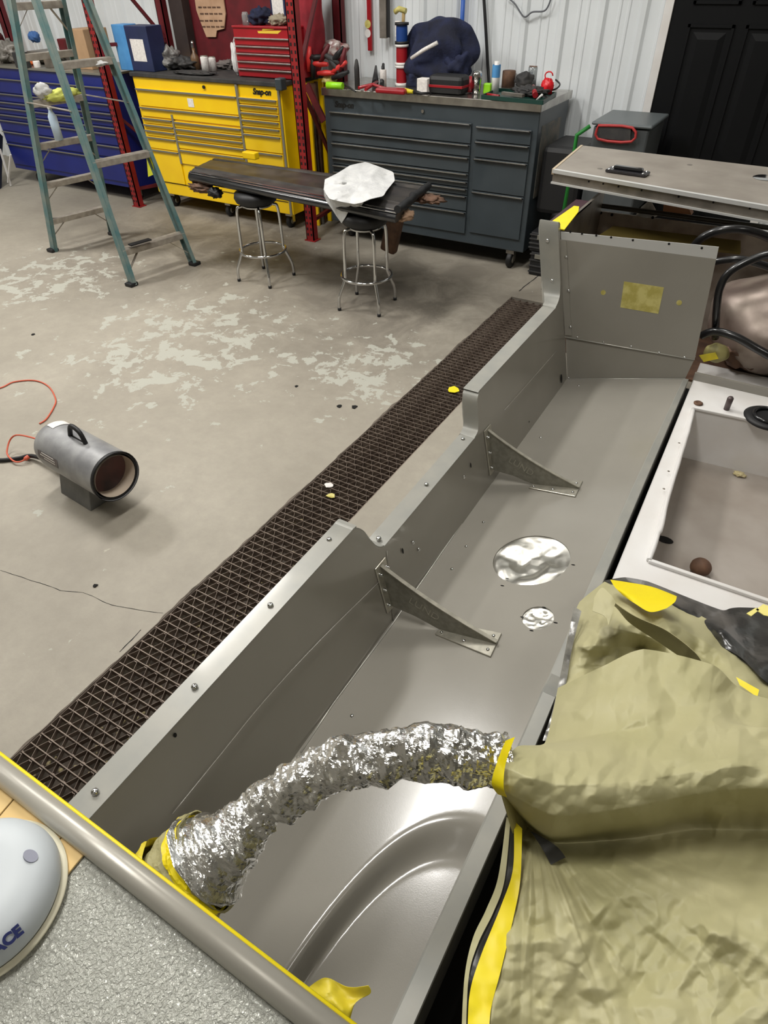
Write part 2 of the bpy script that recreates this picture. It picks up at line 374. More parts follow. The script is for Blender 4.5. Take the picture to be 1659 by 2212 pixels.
# door on the right of the back wall
dx0, dx1, dz = -1.155, -.235, 2.06
door = MB(); YD = 5.9
door.box((dx0, YD, 0), (dx1, YD + .045, dz)); d = door.build('door_1', m_door); struct(d)
def dpanel(a, b, z0, z1):
    mb = MB(); y = YD; i = .022
    mb.box((a, y - .012, z0), (b, y, z0 + .018)).box((a, y - .012, z1 - .018), (b, y, z1)).box((a, y - .012, z0), (a + .018, y, z1)).box((b - .018, y - .012, z0), (b, y, z1))
    mb.add([(a + .045, y, z0 + .04), (b - .045, y, z0 + .04), (b - .045, y, z1 - .045), (a + .045, y, z1 - .045), (a + .085, y - .012, z0 + .08), (b - .085, y - .012, z0 + .08), (b - .085, y - .012, z1 - .085), (a + .085, y - .012, z1 - .085)],
           [(4, 5, 6, 7), (0, 1, 5, 4), (1, 2, 6, 5), (2, 3, 7, 6), (3, 0, 4, 7)])
    return mb.build('door_panel', m_door, d)
for a, b in ((-1.03, -.725), (-.655, -.355)):
    dpanel(a, b, .2, 1.1 + .53); dpanel(a, b, 1.74, 1.98)
tr = MB().box((dx0 - .06, YD - .012, 0), (dx0 - .002, Y1, dz + .05)).box((dx1 + .002, YD - .012, 0), (dx1 + .06, Y1, dz + .05)).box((dx0 - .06, YD - .012, dz + .004), (dx1 + .06, Y1, dz + .06))
struct(tr.build('trim_1', m_white, bev=.003))
# dark red posts, sheet and dark column of the back wall
def ztop(p, x, y):
    r = ray(x, y); t = (r[0] * p[0] + r[1] * p[1]) / (r[0] ** 2 + r[1] ** 2); return CAMH + r[2] * t
sheet = MB().box((W(404, 60, 5.86).x, 5.86, .05), (W(640, 60, 5.86).x, 5.885, 2.7)).build('trim_2', m_drack); struct(sheet)
colm = MB().box((W(380, 60, 5.8).x, 5.76, 0), (W(408, 60, 5.8).x, 5.86, CEIL)).build('trim_3', mat('dark_column', (62, 50, 46), .7, 0, (48, 38, 36), 6)); struct(colm)

# ---------------------------------------------------------------- pallet rack
rack = thing('pallet_rack', (-5, 5.2, 0), 'red perforated steel pallet rack frame standing around the tool cabinets', 'rack')
def rpost(x, y, h, m, holes=True):
    u = MB(); w2 = .042; u.box((x - w2, y, 0), (x + w2, y + .012, h)).box((x - w2, y, 0), (x - w2 + .008, y + .07, h)).box((x + w2 - .008, y, 0), (x + w2, y + .07, h)).box((x - .06, y - .01, 0), (x + .06, y + .09, .008))
    o = u.build('upright', m, rack)
    if holes:
        hm = MB()
        for k in range(int(h / .05)):
            for sx in (-.02, .02):
                z = .06 + k * .05; hm.box((x + sx - .008, y - .0015, z - .011), (x + sx + .008, y + .0005, z + .011))
        h_ = hm.build('punched_holes', m_hole, o, fix=False); h_['kind'] = 'stuff'
RX = [(-8.52, 0), (-6.18, 5.01), (-3.815, 4.985)]
LB = W(362, 40, 5.8).x
rpost(-6.18, 5.01, 3.2, m_rack); rpost(-3.815, 4.985, 3.2, m_rack)
rpost(W(12, 40, 5.8).x, 5.74, 3.2, m_drack, False); rpost(LB + .03, 5.68, 3.2, m_drack, False); rpost(-3.95, 5.84 - .02, 3.2, m_drack, False)
def rbr(a, b, w_=.035): MB().beam(a, b, w_, w_ * .8).build('brace', m_drack, rack)
bx = -6.18
pa, pb = Vector((bx, 5.06, ztop((bx, 5.06), 238, 97))), Vector((LB + .03, 5.68, ztop((LB, 5.68), 365, 87)))
rbr(pa, pb); rbr(Vector((LB + .03, 5.68, pb.z + .02)), Vector((bx, 5.06, pb.z + .85)))
rbr((bx, 5.06, .17), (LB + .03, 5.7, .17)); rbr((bx, 5.06, .85), (LB + .03, 5.7, .17))
rbr((-3.815, 5.03, .17), (-3.93, 5.84, .17)); rbr((-3.815, 5.03, 1.25), (-3.93, 5.84, .17), .03); rbr((-3.815, 5.03, 1.3), (-3.93, 5.84, 2.3), .03)

# ---------------------------------------------------------------- tool cabinets
def caster(x, y, r, parent, wd=.045):
    c = MB().box((x - .035, y - .035, 2 * r - .01), (x + .035, y + .035, 2 * r + .02)).box((x - wd / 2 - .008, y - .012, r * .8), (x - wd / 2, y + .03, 2 * r)).box((x + wd / 2, y - .012, r * .8), (x + wd / 2 + .008, y + .03, 2 * r)).build('caster', m_steel, parent)
    MB().lathe([(0, -wd / 2), (r * .9, -wd / 2), (r, -wd / 3), (r, wd / 3), (r * .9, wd / 2), (0, wd / 2)], (x, y, r), (1, 0, 0), 20).build('wheel', m_black, c)
    MB().lathe([(0, -wd / 2 - .002), (r * .45, -wd / 2 - .002), (r * .45, wd / 2 + .002), (0, wd / 2 + .002)], (x, y, r), (1, 0, 0), 14).build('hub', m_trim, c)
def cabinet(name, label, x0, x1, yf, yb, z0, z1, cols, m, mh, cast, top=None, hh=.016, divw=.02):
    t = thing(name, ((x0 + x1) / 2, (yf + yb) / 2, 0), label, 'tool cabinet')
    MB().box((x0, yf, z0), (x1, yb, z1)).build('body', m, t, bev=.006)
    for cx0, cx1, zs in cols:
        for a, b in zip(zs[:-1], zs[1:]):        # descending z
            d_ = MB().box((cx0, yf - .014, b + .004), (cx1, yf - .0005, a - .004)).build('drawer', m, t, bev=.003)
            if a - b > .02:
                h = MB(); hz = a - .004
                h.box((cx0 + .004, yf - .034, hz - hh), (cx1 - .004, yf - .0142, hz - hh * .25)).box((cx0 + .004, yf - .036, hz - hh * .5), (cx1 - .004, yf - .030, hz)).build('handle', mh, d_, bev=.002)
    for cxx in cast: caster(cxx[0], cxx[1], cast[0][2] if len(cast[0]) > 2 else .06, t)
    return t
def zs_(px, ys, Y): return [W(px, y, Y).z for y in ys]
# yellow
yx0, yx1, yf = -5.935, -4.115, 5.15
xa = W(390, 300, yf).x; xb = W(521, 250, yf).x
dm = W(388, 320, yf).x
ycab = cabinet('tool_cabinet', 'large bright yellow rolling tool cabinet with grey drawer trim and black top', yx0, yx1, yf, 5.84, .15, 1.19,
    [(yx0 + .03, xb - .012, zs_(296, [188, 227, 249], yf)), (yx0 + .03, dm - .012, zs_(320, [252, 266, 278, 292, 318, 386], yf)),
     (dm + .012, xb - .012, zs_(522, [276, 291, 304, 318, 338, 372], yf)), (xb + .012, yx1 - .045, zs_(606, [215, 231, 247, 263, 278, 294, 332, 372, 420], yf))],
    m_yel, m_trim, [(yx0 + .12, yf + .1, .06), (yx1 - .12, yf + .1), (yx0 + .12, 5.72), (yx1 - .12, 5.72), ((yx0 + yx1) / 2, yf + .1)])
MB().box((yx0 - .015, yf - .02, 1.19), (yx1 + .015, 5.86, 1.225)).build('worktop', m_dark, ycab, bev=.006)
for a in (dm, xb): MB().box((a - .012, yf - .02, W(522, 372, yf).z), (a + .012, yf - .0005, 1.188 if a == xb else W(420, 252, yf).z)).build('divider', m_trim, ycab)
MB().box((yx1 - .035, yf - .012, .15), (yx1 - .012, yf - .0004, 1.188)).build('corner_trim', m_trim, ycab)
MB().box((yx0 + .02, yf - .006, .262), (yx1 - .05, yf - .0003, .266)).build('kick_line', m_hole, ycab)
text('badge', 'Snap-on', m_ink, ycab, W(565, 199, yf - .003), (1, 0, 0), (0, 0, 1), .062, shear=.25, bold=.003)
p = W(441, 188, yf - .003); MB().cyl(p, p + Vector((0, -.012, 0)), .014, n=14).build('lock', m_ink, ycab)
a, b = W(404, 212, yf - .016), W(420, 232, yf - .016); MB().box((a.x, a.y - .001, b.z), (b.x, a.y, a.z)).build('sticker', m_sticker, ycab)
p = W(608, 183, yf - .02); MB().box((p.x - .05, p.y - .03, 1.17), (p.x + .02, p.y + .05, 1.26)).build('corner_guard', m_grey, ycab, bev=.01)
# blue
bx0, bx1, bf = -8.35, -6.235, 5.12
bz = zs_(10, [144, 165, 198, 218, 231, 245, 257, 281, 321], bf)
bz = [W(0, 147, bf).z] + zs_(0, [167, 199, 217, 230, 244, 256], bf) + [W(11, 281, bf).z, W(121, 321, bf).z]
bcab = cabinet('tool_cabinet', 'dark blue rolling tool cabinet behind the step ladder', bx0, bx1, bf, 5.84, .15, 1.18,
    [(bx0 + .03, bx1 - .05, bz[1:]), (bx0 + .03, bx1 - .05, [bz[-1] - .01, .2])], m_blue, m_trim, [(bx0 + .3, bf + .1, .06), (bx1 - .12, bf + .1), (bx0 + .3, 5.72), (bx1 - .12, 5.72)], hh=.012)
MB().box((bx0 - .01, bf - .02, 1.18), (bx1 + .01, 5.86, 1.2)).build('worktop', m_trim, bcab, bev=.003)
# slate grey
gx0, gx1, gf = -3.70, -1.785, 5.2
gm = W(1023, 300, gf).x
gcab = cabinet('tool_cabinet', 'slate grey rolling tool cabinet with a stainless steel worktop', gx0, gx1, gf, 5.85, .15, 1.15,
    [(gx0 + .06, gm - .02, zs_(1017, [265, 311, 339, 374, 391.6, 407, 423, 458, 507], gf)), (gm + .02, gx1 - .045, zs_(1035, [270, 303, 340, 412, 505], gf))],
    m_grey, m_blackgl, [(gx0 + .15, gf + .12, .065), (gx1 - .12, gf + .05), (gx0 + .15, 5.7), (gx1 - .15, 5.7)], hh=.014)
MB().box((gx0 - .01, gf - .02, 1.15), (gx1 + .01, 5.88, 1.205)).build('worktop', m_steel, gcab, bev=.004)
for o in list(gcab.children):                    # bright edge along every drawer pull
    if o.name.startswith('drawer'):
        vs = [v.co + Vector(o['base_at']) for v in o.data.vertices]; xa_, xb_ = min(v.x for v in vs), max(v.x for v in vs); zt = max(v.z for v in vs)
        MB().box((xa_ + .01, gf - .0375, zt - .006), (xb_ - .01, gf - .0362, zt - .001)).build('pull_edge', m_alu, o)
text('badge', 'Snap-on', m_ink, gcab, W(743, 227, gf - .001), (1, 0, 0), (0, 0, 1), .058, shear=.25, bold=.003)
p = W(914, 240, gf); MB().cyl(p, p + Vector((0, -.012, 0)), .012, n=14).build('lock', m_steel, gcab)
MB().box((gx1 + .0, gf + .08, .55), (gx1 + .004, gf + .5, 1.05)).build('side_sticker', mat('faded_decal', (88, 92, 90), .6, 0, (120, 112, 100), 14), gcab)
# red chest on the yellow cabinet
rx0 = W(516, 160, 5.3).x; rx1 = W(640, 170, 5.3).x; rz = 1.226; rzt = ztop((rx0, 5.3), 512, 58)
rc = thing('tool_chest', ((rx0 + rx1) / 2, 5.45, rz), 'red five-drawer tool chest sitting on the yellow cabinet', 'tool chest')
MB().box((rx0, 5.3, rz), (rx1, 5.66, rzt)).build('body', m_red, rc, bev=.006)
ys = [79, 97, 113, 130, 146, 164]
for a, b in zip(ys[:-1], ys[1:]):
    za, zb = W(517, a, 5.3).z, W(520, b, 5.3).z; d_ = MB().box((rx0 + .02, 5.288, zb + .004), (rx1 - .02, 5.2995, za - .002)).build('drawer', m_red, rc, bev=.002)
    MB().box((rx0 + .02, 5.272, za - .012), (rx1 - .02, 5.2878, za - .003)).build('handle', m_alu, d_, bev=.001)
MB().box((rx0 - .004, 5.29, rzt - .004), (rx1 + .004, 5.67, rzt + .012)).build('lid', m_red, rc, bev=.004)
for q in (((567, 62), (588, 60), (592, 64), (566, 66)), ((556, 67), (608, 66), (600, 73), (558, 72))): MB().prism([W(x, y, 5.2985) for x, y in q], (0, .001, 0)).build('emblem', mat('emblem_yellow', (226, 190, 60), .5), rc)

# ---------------------------------------------------------------- small items: every one a thing
def it(name, label, cat, m, mb, group=None, bev=0., solid=0.):
    return tag(mb.build(name, m, None, bev, solid), label, cat, group)
def bbox(x0, y0, x1, y1, zb, dep, name, label, cat, m, bev=.006, group=None):
    """box seen between two pixels, standing at height zb, with depth dep"""
    p = G((x0 + x1) / 2, y1, zb); yb_ = min(p.y, 5.84 - dep); p = W((x0 + x1) / 2, y1, yb_); p.z = zb; h = ztop(p, (x0 + x1) / 2, y0) - zb; a = W(x0, y1, p.y).x; b = W(x1, y1, p.y).x
    return it(name, label, cat, m, MB().box((a, p.y, zb), (b, p.y + dep, zb + h)), group, bev)
ZY = 1.2255
o = bbox(262, 52, 288, 152, ZY, .16, 'cereal_box', 'light blue tall box standing beside a dark blue one', 'box', m_blueb)
p = G(305, 154, ZY)
t = thing('carton', (p.x, p.y, ZY), 'dark blue carton with a pale printed window at the left end of the yellow cabinet', 'box')
a, b = W(287, 150, p.y).x, W(333, 150, p.y).x; h = ztop(p, 300, 55)
MB().box((a, p.y, ZY), (b, p.y + .2, h)).build('body', m_navb, t, bev=.006)
MB().box((a + .05, p.y - .002, ZY + .08), (b - .07, p.y - .0001, h - .1)).build('printed_window', m_sticker, t)
bbox(385, 128, 412, 143, ZY, .12, 'small_box', 'small yellow box beside the white cans', 'box', mat('yellow_carton', (238, 196, 20), .6))
for x, nm in ((446, 'taller white spray can with label on the black worktop'), (462, 'shorter white can right of the taller one')):
    p = G(x, 156 if x == 446 else 153, ZY); s_ = mpp(p); h = (28 if x == 446 else 24) * s_; r = (8.5 if x == 446 else 7.5) * s_
    t = thing('can', tuple(p), nm, 'can'); MB().lathe([(0, 0), (r, 0), (r, h * .92), (r * .9, h), (0, h)], p, n=20).build('body', m_sticker, t)
    MB().lathe([(r * .92, h * .99), (r * .92, h * 1.05), (0, h * 1.05)], p, n=20).build('lid', m_trim, t)
p = G(425, 150, ZY); t = thing('spray_bottle', tuple(p), 'dark pump bottle with a chrome nozzle behind the cans', 'bottle'); s_ = mpp(p)
MB().lathe([(0, 0), (9 * s_, 0), (9 * s_, 22 * s_), (3 * s_, 30 * s_), (3 * s_, 38 * s_), (0, 38 * s_)], p, n=16).build('body', mat('amber_bottle', (110, 84, 60), .3), t)
MB().lathe([(3.2 * s_, 38 * s_), (3.4 * s_, 46 * s_), (2 * s_, 50 * s_), (0, 50 * s_)], p, n=12).build('nozzle', m_chrome, t)
p = G(352, 152, ZY); it('plastic_bag', 'crumpled grey bag beside the dark blue carton', 'bag', mat('grey_bag', (92, 88, 86), .4, 0, (160, 158, 154), 12, .5, 40), MB().blob(p + Vector((0, .1, .085)), (.11, .1, .1), 3, .5, 3, 20))
p = G(380, 152, ZY); it('cloth_heap', 'dark cloth heap between the grey bag and the cans', 'cloth', m_dark, MB().blob(p + Vector((.0, .1, .05)), (.16, .12, .055), 5, .5, 3, 20))
p = G(480, 150, ZY); it('rag', 'grey crumpled rag lying right of the cans', 'rag', mat('grey_rag', (120, 112, 108), .9, 0, (90, 84, 82), 12), MB().blob(p + Vector((0, .08, .03)), (.12, .09, .035), 8, .6, 4, 20))
p = G(505, 166, ZY); it('towel', 'white towel hanging against the left side of the red chest', 'towel', m_cloth, MB().blob((rx0 - .045, 5.36, ZY + .125), (.04, .06, .135), 4, .35, 3, 20))
it('wiping_cloth', 'flat black cloth spread on the black worktop', 'cloth', m_dark, MB().blob(G(420, 160, ZY) + Vector((0, 0, .012)), (.24, .09, .014), 11, .4, 4, 18))
# on top of the red chest
zt = rzt + .0125
p = Vector((rx0 + .23, 5.42, zt)); it('cap', 'navy knitted cap lying on the red tool chest', 'cap', m_navy, MB().blob(p + Vector((0, 0, .055)), (.1, .09, .065), 6, .4, 3, 20))
p = Vector((rx0 + .1, 5.37, zt)); it('jar', 'small glass jar at the left end of the red chest', 'jar', m_glass, MB().lathe([(0, 0), (.03, 0), (.03, .07), (.022, .09), (0, .09)], p, n=16))
t = thing('tote_bag', (rx0 + .4, 5.55, zt), 'dark navy bag with a white panel behind the cap on the red chest', 'bag')
MB().box((rx0 + .26, 5.52, zt), (rx0 + .54, 5.62, zt + .42)).build('body', m_navb, t, bev=.02); MB().box((rx0 + .29, 5.516, zt + .06), (rx0 + .41, 5.5199, zt + .24)).build('label_panel', m_sticker, t)
it('rag', 'beige rag at the right end of the red chest', 'rag', mat('beige_rag', (150, 140, 120), .9), MB().blob((rx0 + .44, 5.40, zt + .035), (.09, .07, .04), 9, .5, 4, 18))
# brick-pattern paper hung on the dark red sheet
hp = [W(x, y, 5.84) for x, y in ((420, -6), (482, -6), (487, 30), (484, 62), (468, 66), (466, 80), (446, 80), (434, 50), (424, 22))]
t = thing('wall_hanging', tuple(W(455, 80, 5.84)), 'tan shield-shaped board with dark lettering rows hung on the dark red sheet', 'wall sign')
MB().prism(hp, (0, .012, 0)).build('board', mat('tan_plaque', (196, 160, 130), .8, 0, (178, 142, 112), 9), t)
lm_ = MB()
for i, y in enumerate((14, 28, 43, 56)):
    for k in range(5):
        x = 428 + i * 2 + k * 10 + (i % 2) * 2; a, b = W(x, y, 5.8385), W(x + 8, y + 3.4, 5.8385)
        if b.x < W(484, y, 5.84).x: lm_.box((a.x, 5.837, b.z), (b.x, 5.8399, a.z))
lm_.build('dark_marks', m_brown, t)
# clutter on the blue cabinet
ZB = 1.2005
bbox(166, 62, 200, 150, ZB, .3, 'cardboard_box', 'tall cardboard box beside the left red upright', 'box', m_card)
bbox(126, 84, 153, 101, ZB + .05, .3, 'metal_box', 'dark red metal box with a lid behind the ladder rung', 'box', m_drack, .01)
bbox(60, 113, 160, 124, ZB, .34, 'parts_tray', 'grey parts tray under the dark red box', 'tray', m_dalu, .01)
it('angle_grinder', 'orange and yellow power tool lying on the blue cabinet', 'power tool', mat('orange_plastic', (244, 158, 30), .4), MB().tube(bez([G(20, 122, ZB) + Vector((0, .1, .11)), G(33, 128, ZB) + Vector((0, .02, .07)), G(48, 141, ZB) + Vector((0, .02, .04))]), [.03 + .015 * math.sin(i * .4) for i in range(17)], 12))
it('glove', 'orange glove right of the orange power tool', 'glove', mat('orange_glove', (240, 120, 60), .7), MB().blob(G(68, 141, ZB) + Vector((0, .03, .035)), (.07, .05, .04), 2, .4, 3, 14))
it('ball', 'blue rag ball on top of the pile at far left', 'rag', mat('blue_rag', (70, 110, 170), .8), MB().blob(G(22, 140, ZB) + Vector((0, .4, .22)), (.06, .06, .05), 2, .35, 3, 14))
for i, (x, y, rx, rz_, m, lb) in enumerate([(8, 138, .16, .1, mat('grey_tool', (130, 126, 120), .5, .3), 'grey tool heap at the left end of the blue cabinet'),
        (95, 140, .22, .045, mat('cable_heap', (120, 118, 108), .6, 0, (60, 60, 56), 20), 'coil of grey cables in front of the parts tray'),
        (115, 138, .1, .06, m_cloth, 'crumpled white paper among the grey cables'), (20, 118, .12, .14, m_drack, 'dark red cloth heap under the blue rag'),
        (205, 143, .1, .07, mat('parts_heap', (150, 146, 136), .6, 0, (90, 60, 56), 16), 'small parts heap right of the red upright')]):
    p = G(x, y, ZB); p.y = min(p.y, 5.62); it('tool_heap' if i != 2 else 'paper', lb, 'heap', m, MB().blob(p + Vector((0, .1, rz_)), (rx, .12, rz_), i * 3, .6, 4, 18))
for x0, x1 in ((66, 78), (92, 100)):
    p = G(x0, 124, ZB); it('pliers', 'dark pliers leaning %s in the parts tray' % ('left' if x0 < 70 else 'right'), 'pliers', m_black, MB().tube([p + Vector((-.03, .2, .05)), p + Vector((0.02, .2, .16))], .012, 8))
random.seed(21)
CL = [(108, 122, .05, 'grey metal bracket standing on the parts tray', m_dalu), (150, 132, .06, 'brown paper bag by the cardboard box', m_card), (52, 112, .07, 'dark drill body behind the orange tool', m_dark), (82, 126, .045, 'small white bottle lying on the blue cabinet', m_sticker),
      (228, 132, .05, 'grey jar of parts between the red upright and the light blue box', m_dalu), (238, 118, .045, 'white capped bottle behind the right ladder rail', m_sticker), (216, 108, .05, 'dark tin behind the right ladder rail', m_dark)]
for x, y, r_, lb, m in CL:
    p = G(x, 146, ZB); p.y = min(p.y, 5.7); h = max(ztop(p, x, y) - ZB, .05); q = MB()
    if 'bottle' in lb or 'jar' in lb or 'tin' in lb: q.lathe([(0, 0), (r_ * .8, 0), (r_ * .8, h * .7), (r_ * .4, h * .85), (r_ * .4, h), (0, h)], p, n=14)
    else: q.box(p + Vector((-r_, -r_ * .6, 0)), p + Vector((r_, r_ * .6, h)), Matrix.Rotation(random.uniform(-.5, .5), 3, 'Z'))
    it('workshop_item', lb, 'clutter', m, q, bev=.004)
# brushes hanging between blue and yellow cabinet
for i, (x, y0, y1, m) in enumerate(((246, 186, 240, m_white), (262, 192, 236, m_tan), (270, 250, 262, m_tapeo))):
    a, b = W(x, y0, 5.25), W(x + 10, y1, 5.25); it('hanging_brush', ('white handled', 'tan handled', 'short olive')[i] + ' brush hanging in the gap left of the yellow cabinet', 'brush', m, MB().beam(a, b, .03, .02))
it('jerry_box', 'red box on the floor under the blue cabinet', 'box', m_red, MB().box(G(105, 388) + Vector((0, .3, 0)), G(190, 388) + Vector((0, .55, .11))), bev=.01)
t = thing('light_stand', tuple(G(5, 405)), 'folded black work light stand at the left edge with white stripes', 'stand')
MB().beam(G(-20, 410), G(10, 400) + Vector((-.2, .2, .5)), .2, .1).build('body', mat('dark_blue_fabric', (24, 30, 52), .6), t)
MB().beam(G(24, 403) + Vector((0, 0, .01)), W(0, 322, G(24, 403).y), .02, .01).build('white_stripe', m_white, t)
MB().beam(G(21, 404) + Vector((0, 0, .05)), W(23, 334, G(21, 404).y), .02, .01).build('white_stripe', m_white, t)
# ---- items on the grey cabinet
ZG = 1.2055
def canlike(x, y0, y1, rpx, name, label, cat, m, zb=ZG, cap=None, capm=None, prof=None, dy=0.):
    p = G(x, y1, zb) + Vector((0, dy, 0)); s_ = mpp(p); r = rpx * s_; h = ztop(p, x, y0) - zb; t = thing(name, tuple(p), label, cat)
    MB().lathe(prof(r, h) if prof else [(0, 0), (r, 0), (r, h * .97), (r * .93, h), (0, h)], p, n=20).build('body', m, t)
    if cap: MB().lathe([(r * cap[0], h * cap[1]), (r * cap[0], h * cap[2]), (0, h * cap[2])], p, n=18).build('lid', capm or m_black, t)
    return t
t = thing('jacket', tuple(G(940, 170, ZG) + Vector((0, .25, 0))), 'navy blue work jacket heaped on the steel worktop with a pale stripe', 'jacket')
jm = MB(); jc = W(945, 122, 5.64); jm.blob(jc, (.32, .15, .235), 12, .38, 1.5, 44).build('body', m_navy, t)
MB().blob(W(905, 165, 5.6), (.11, .1, .15), 5, .4, 2.5, 20).build('sleeve', m_navy, t); MB().blob(W(990, 140, 5.6), (.10, .1, .12), 7, .4, 2.5, 20).build('sleeve', m_navy, t)
MB().lathe([(0, .16), (.02, .1), (.04, 0)], W(976, 85, 5.7) - Vector((0, 0, .05)), n=10).build('collar', m_navy, t)
MB().tube([W(888, 126, 5.44), W(915, 108, 5.43), W(945, 92, 5.45)], [.012, .014, .014], 8).build('stripe', m_sticker, t)
zz = ZG
for i, (y, m, lb) in enumerate(((186, m_red, 'red spool at the bottom of the stack of three'), (150, m_red, 'red spool in the middle of the stack of three'), (114, mat('blue_spool', (16, 60, 128), .5), 'blue and black spool on top of the stack'))):
    p = G(855, 188, ZG) + Vector((0, .1, 0)); s_ = mpp(p); h = 36 * s_; r = 14.5 * s_; t = thing('wire_spool', (p.x, p.y, zz), lb, 'spool')
    MB().lathe([(0, 0), (r, 0), (r, h * .14), (r * .8, h * .14)], (p.x, p.y, zz), n=20).build('flange', m_white if i < 2 else m_black, t)
    MB().lathe([(r * .8, h * .14), (r * .82, h * .5), (r * .8, h * .88)], (p.x, p.y, zz), n=20).build('winding', m, t)
    MB().lathe([(r * .8, h * .88), (r, h * .88), (r, h * .999), (0, h * .999)], (p.x, p.y, zz), n=20).build('flange', m_white if i < 2 else m_black, t); zz += h
canlike(829, 84, 165, 10, 'plastic_jar', 'tall clear jar with a white label and dark lid left of the spools', 'jar', m_sticker, cap=(.95, .98, 1.06), dy=.15)
canlike(828, 150, 186, 7, 'small_bottle', 'small white bottle in front of the tall clear jar', 'bottle', m_sticker, cap=(.5, .98, 1.2))
bbox(900, 170, 922, 203, ZG, .08, 'carton', 'small white carton in front of the jacket', 'box', m_sticker, .004)
canlike(914, 155, 172, 14, 'tape_roll', 'black lidded tin on the worktop behind the white carton', 'tin', m_black, dy=.12)
p = G(960, 205, ZG); t = thing('hard_case', tuple(p), 'black hard case with a red zip band in front of the jacket', 'case'); a, b = W(923, 200, p.y).x, W(997, 200, p.y).x
MB().box((a, p.y, ZG), (b, p.y + .16, ZG + .125)).build('shell', m_black, t, bev=.03); MB().box((a - .003, p.y - .004, ZG + .045), (b + .003, p.y + .163, ZG + .062)).build('zip', m_red, t, bev=.002)
it('impact_socket', 'red power tool head beside the black case', 'power tool', m_red, MB().lathe([(0, 0), (.045, .01), (.05, .06), (.04, .1), (0, .11)], G(1008, 203, ZG) + Vector((0, .06, 0)), n=16))
canlike(1028, 153, 204, 10.5, 'shaker_bottle', 'ribbed silver insulated bottle on the steel worktop', 'bottle', m_chrome, prof=lambda r, h: [(0, 0), (r * .8, 0), (r * .86, h * .3), (r * .8, h * .33), (r * .9, h * .6), (r, h * .64), (r, h * .86), (r * .8, h), (0, h)])
canlike(1068, 132, 203, 8.5, 'spray_can', 'white and blue spray can standing on the green tray', 'spray can', m_white, prof=lambda r, h: [(0, 0), (r, 0), (r, h * .8), (r * .6, h * .87), (r * .6, h), (0, h)])
sc_p = G(1068, 203, ZG); s_ = mpp(sc_p); MB().lathe([(8.7 * s_, 30 * s_), (8.7 * s_, 52 * s_)], sc_p, n=20).build('blue_label', m_blueb, [c for c in bpy.data.objects if c.name.startswith('spray_can')][0])
bbox(1042, 180, 1058, 204, ZG, .04, 'bottle', 'lime green squeeze bottle left of the spray can', 'bottle', m_lime, .01)
canlike(1092, 152, 188, 14, 'oil_filter', 'dark brown canister between the spray can and the jar', 'canister', m_brown, dy=.05)
canlike(1141, 142, 188, 18, 'glass_jar', 'wide clear jar with a rusty brown lid', 'jar', m_glass, cap=(.96, .93, 1.04), capm=m_brown, dy=.12)
p = G(1141, 188, ZG) + Vector((0, .12, 0)); s_ = mpp(p); MB().lathe([(0, .004), (16 * s_, .004), (16 * s_, 25 * s_), (0, 26 * s_)], p, n=18).build('contents', mat('jar_contents', (92, 96, 120), .6, 0, (180, 180, 190), 30), [c for c in bpy.data.objects if c.name.startswith('glass_jar')][0])
it('cloth', 'dark folded cloth before the wide clear jar', 'cloth', m_dark, MB().blob(G(1123, 192, ZG) + Vector((0, .08, .05)), (.07, .06, .055), 3, .4, 3, 16))
pts = [G(x, y, ZG) for x, y in ((1040, 214), (1172, 227), (1200, 208), (1075, 199))]
t = thing('tool_tray', tuple(pts[0]), 'dark green tool tray at the right end of the steel worktop', 'tray'); mt_ = mat('dark_green_tray', (18, 58, 50), .4)
MB().prism(pts, (0, 0, .006)).build('tray_base', mt_, t)
for a, b in zip(pts, pts[1:] + pts[:1]): MB().beam(a + Vector((0, 0, .014)), b + Vector((0, 0, .014)), .008, .026).build('rim', mt_, t)
zt = ZG + .0065
p = G(1177, 210, zt); it('pressure_gauge', 'bright red hose fitting with a ring on the green tray', 'fitting', mat('bright_red', (214, 24, 36), .35), MB().blob(p + Vector((0, .03, .06)), (.045, .04, .055), 4, .35, 5, 14).tube([p + Vector((.03 * math.cos(q), .03, .13 + .025 * math.sin(q))) for q in [k * .6 for k in range(10)]], .005, 6))
it('hand_tool', 'long pale grey tool lying across the green tray', 'tool', m_dalu, MB().beam(G(1085, 208, zt) + Vector((0, 0, .02)), G(1130, 214, zt) + Vector((0, 0, .02)), .03, .02))
it('screwdriver', 'red handled screwdriver on the green tray', 'screwdriver', m_red, MB().tube([G(1155, 216, zt) + Vector((0, 0, .03)), G(1150, 204, zt) + Vector((0, 0, .05))], [.02, .014], 10))
it('pliers', 'pliers with red grips at the left of the green tray', 'pliers', m_red, MB().tube([G(1052, 208, zt) + Vector((0, 0, .012)), G(1078, 212, zt) + Vector((0, 0, .012))], .01, 8))
it('hose', 'thin dark hose looping at the right end of the tray', 'hose', m_black, MB().tube(bez([G(1120, 208, zt) + Vector((0, 0, .02)), G(1150, 205, zt) + Vector((0, 0, .03)), G(1192, 208, zt) + Vector((0, 0, .04)), G(1212, 204, zt) + Vector((-.02, 0, .06)), G(1195, 200, zt) + Vector((0, .02, .08))]), .006, 8))
it('tool_pile', 'dark sockets and bits heaped on the green tray', 'heap', m_dark, MB().blob(G(1140, 210, zt) + Vector((0, .04, .03)), (.13, .06, .035), 8, .7, 5, 18))
it('marker', 'white marker standing in front on the tray', 'marker', m_white, MB().tube([G(1159, 220, zt) + Vector((0, 0, .01)), G(1163, 222, zt) + Vector((.02, 0, .05))], .008, 8))
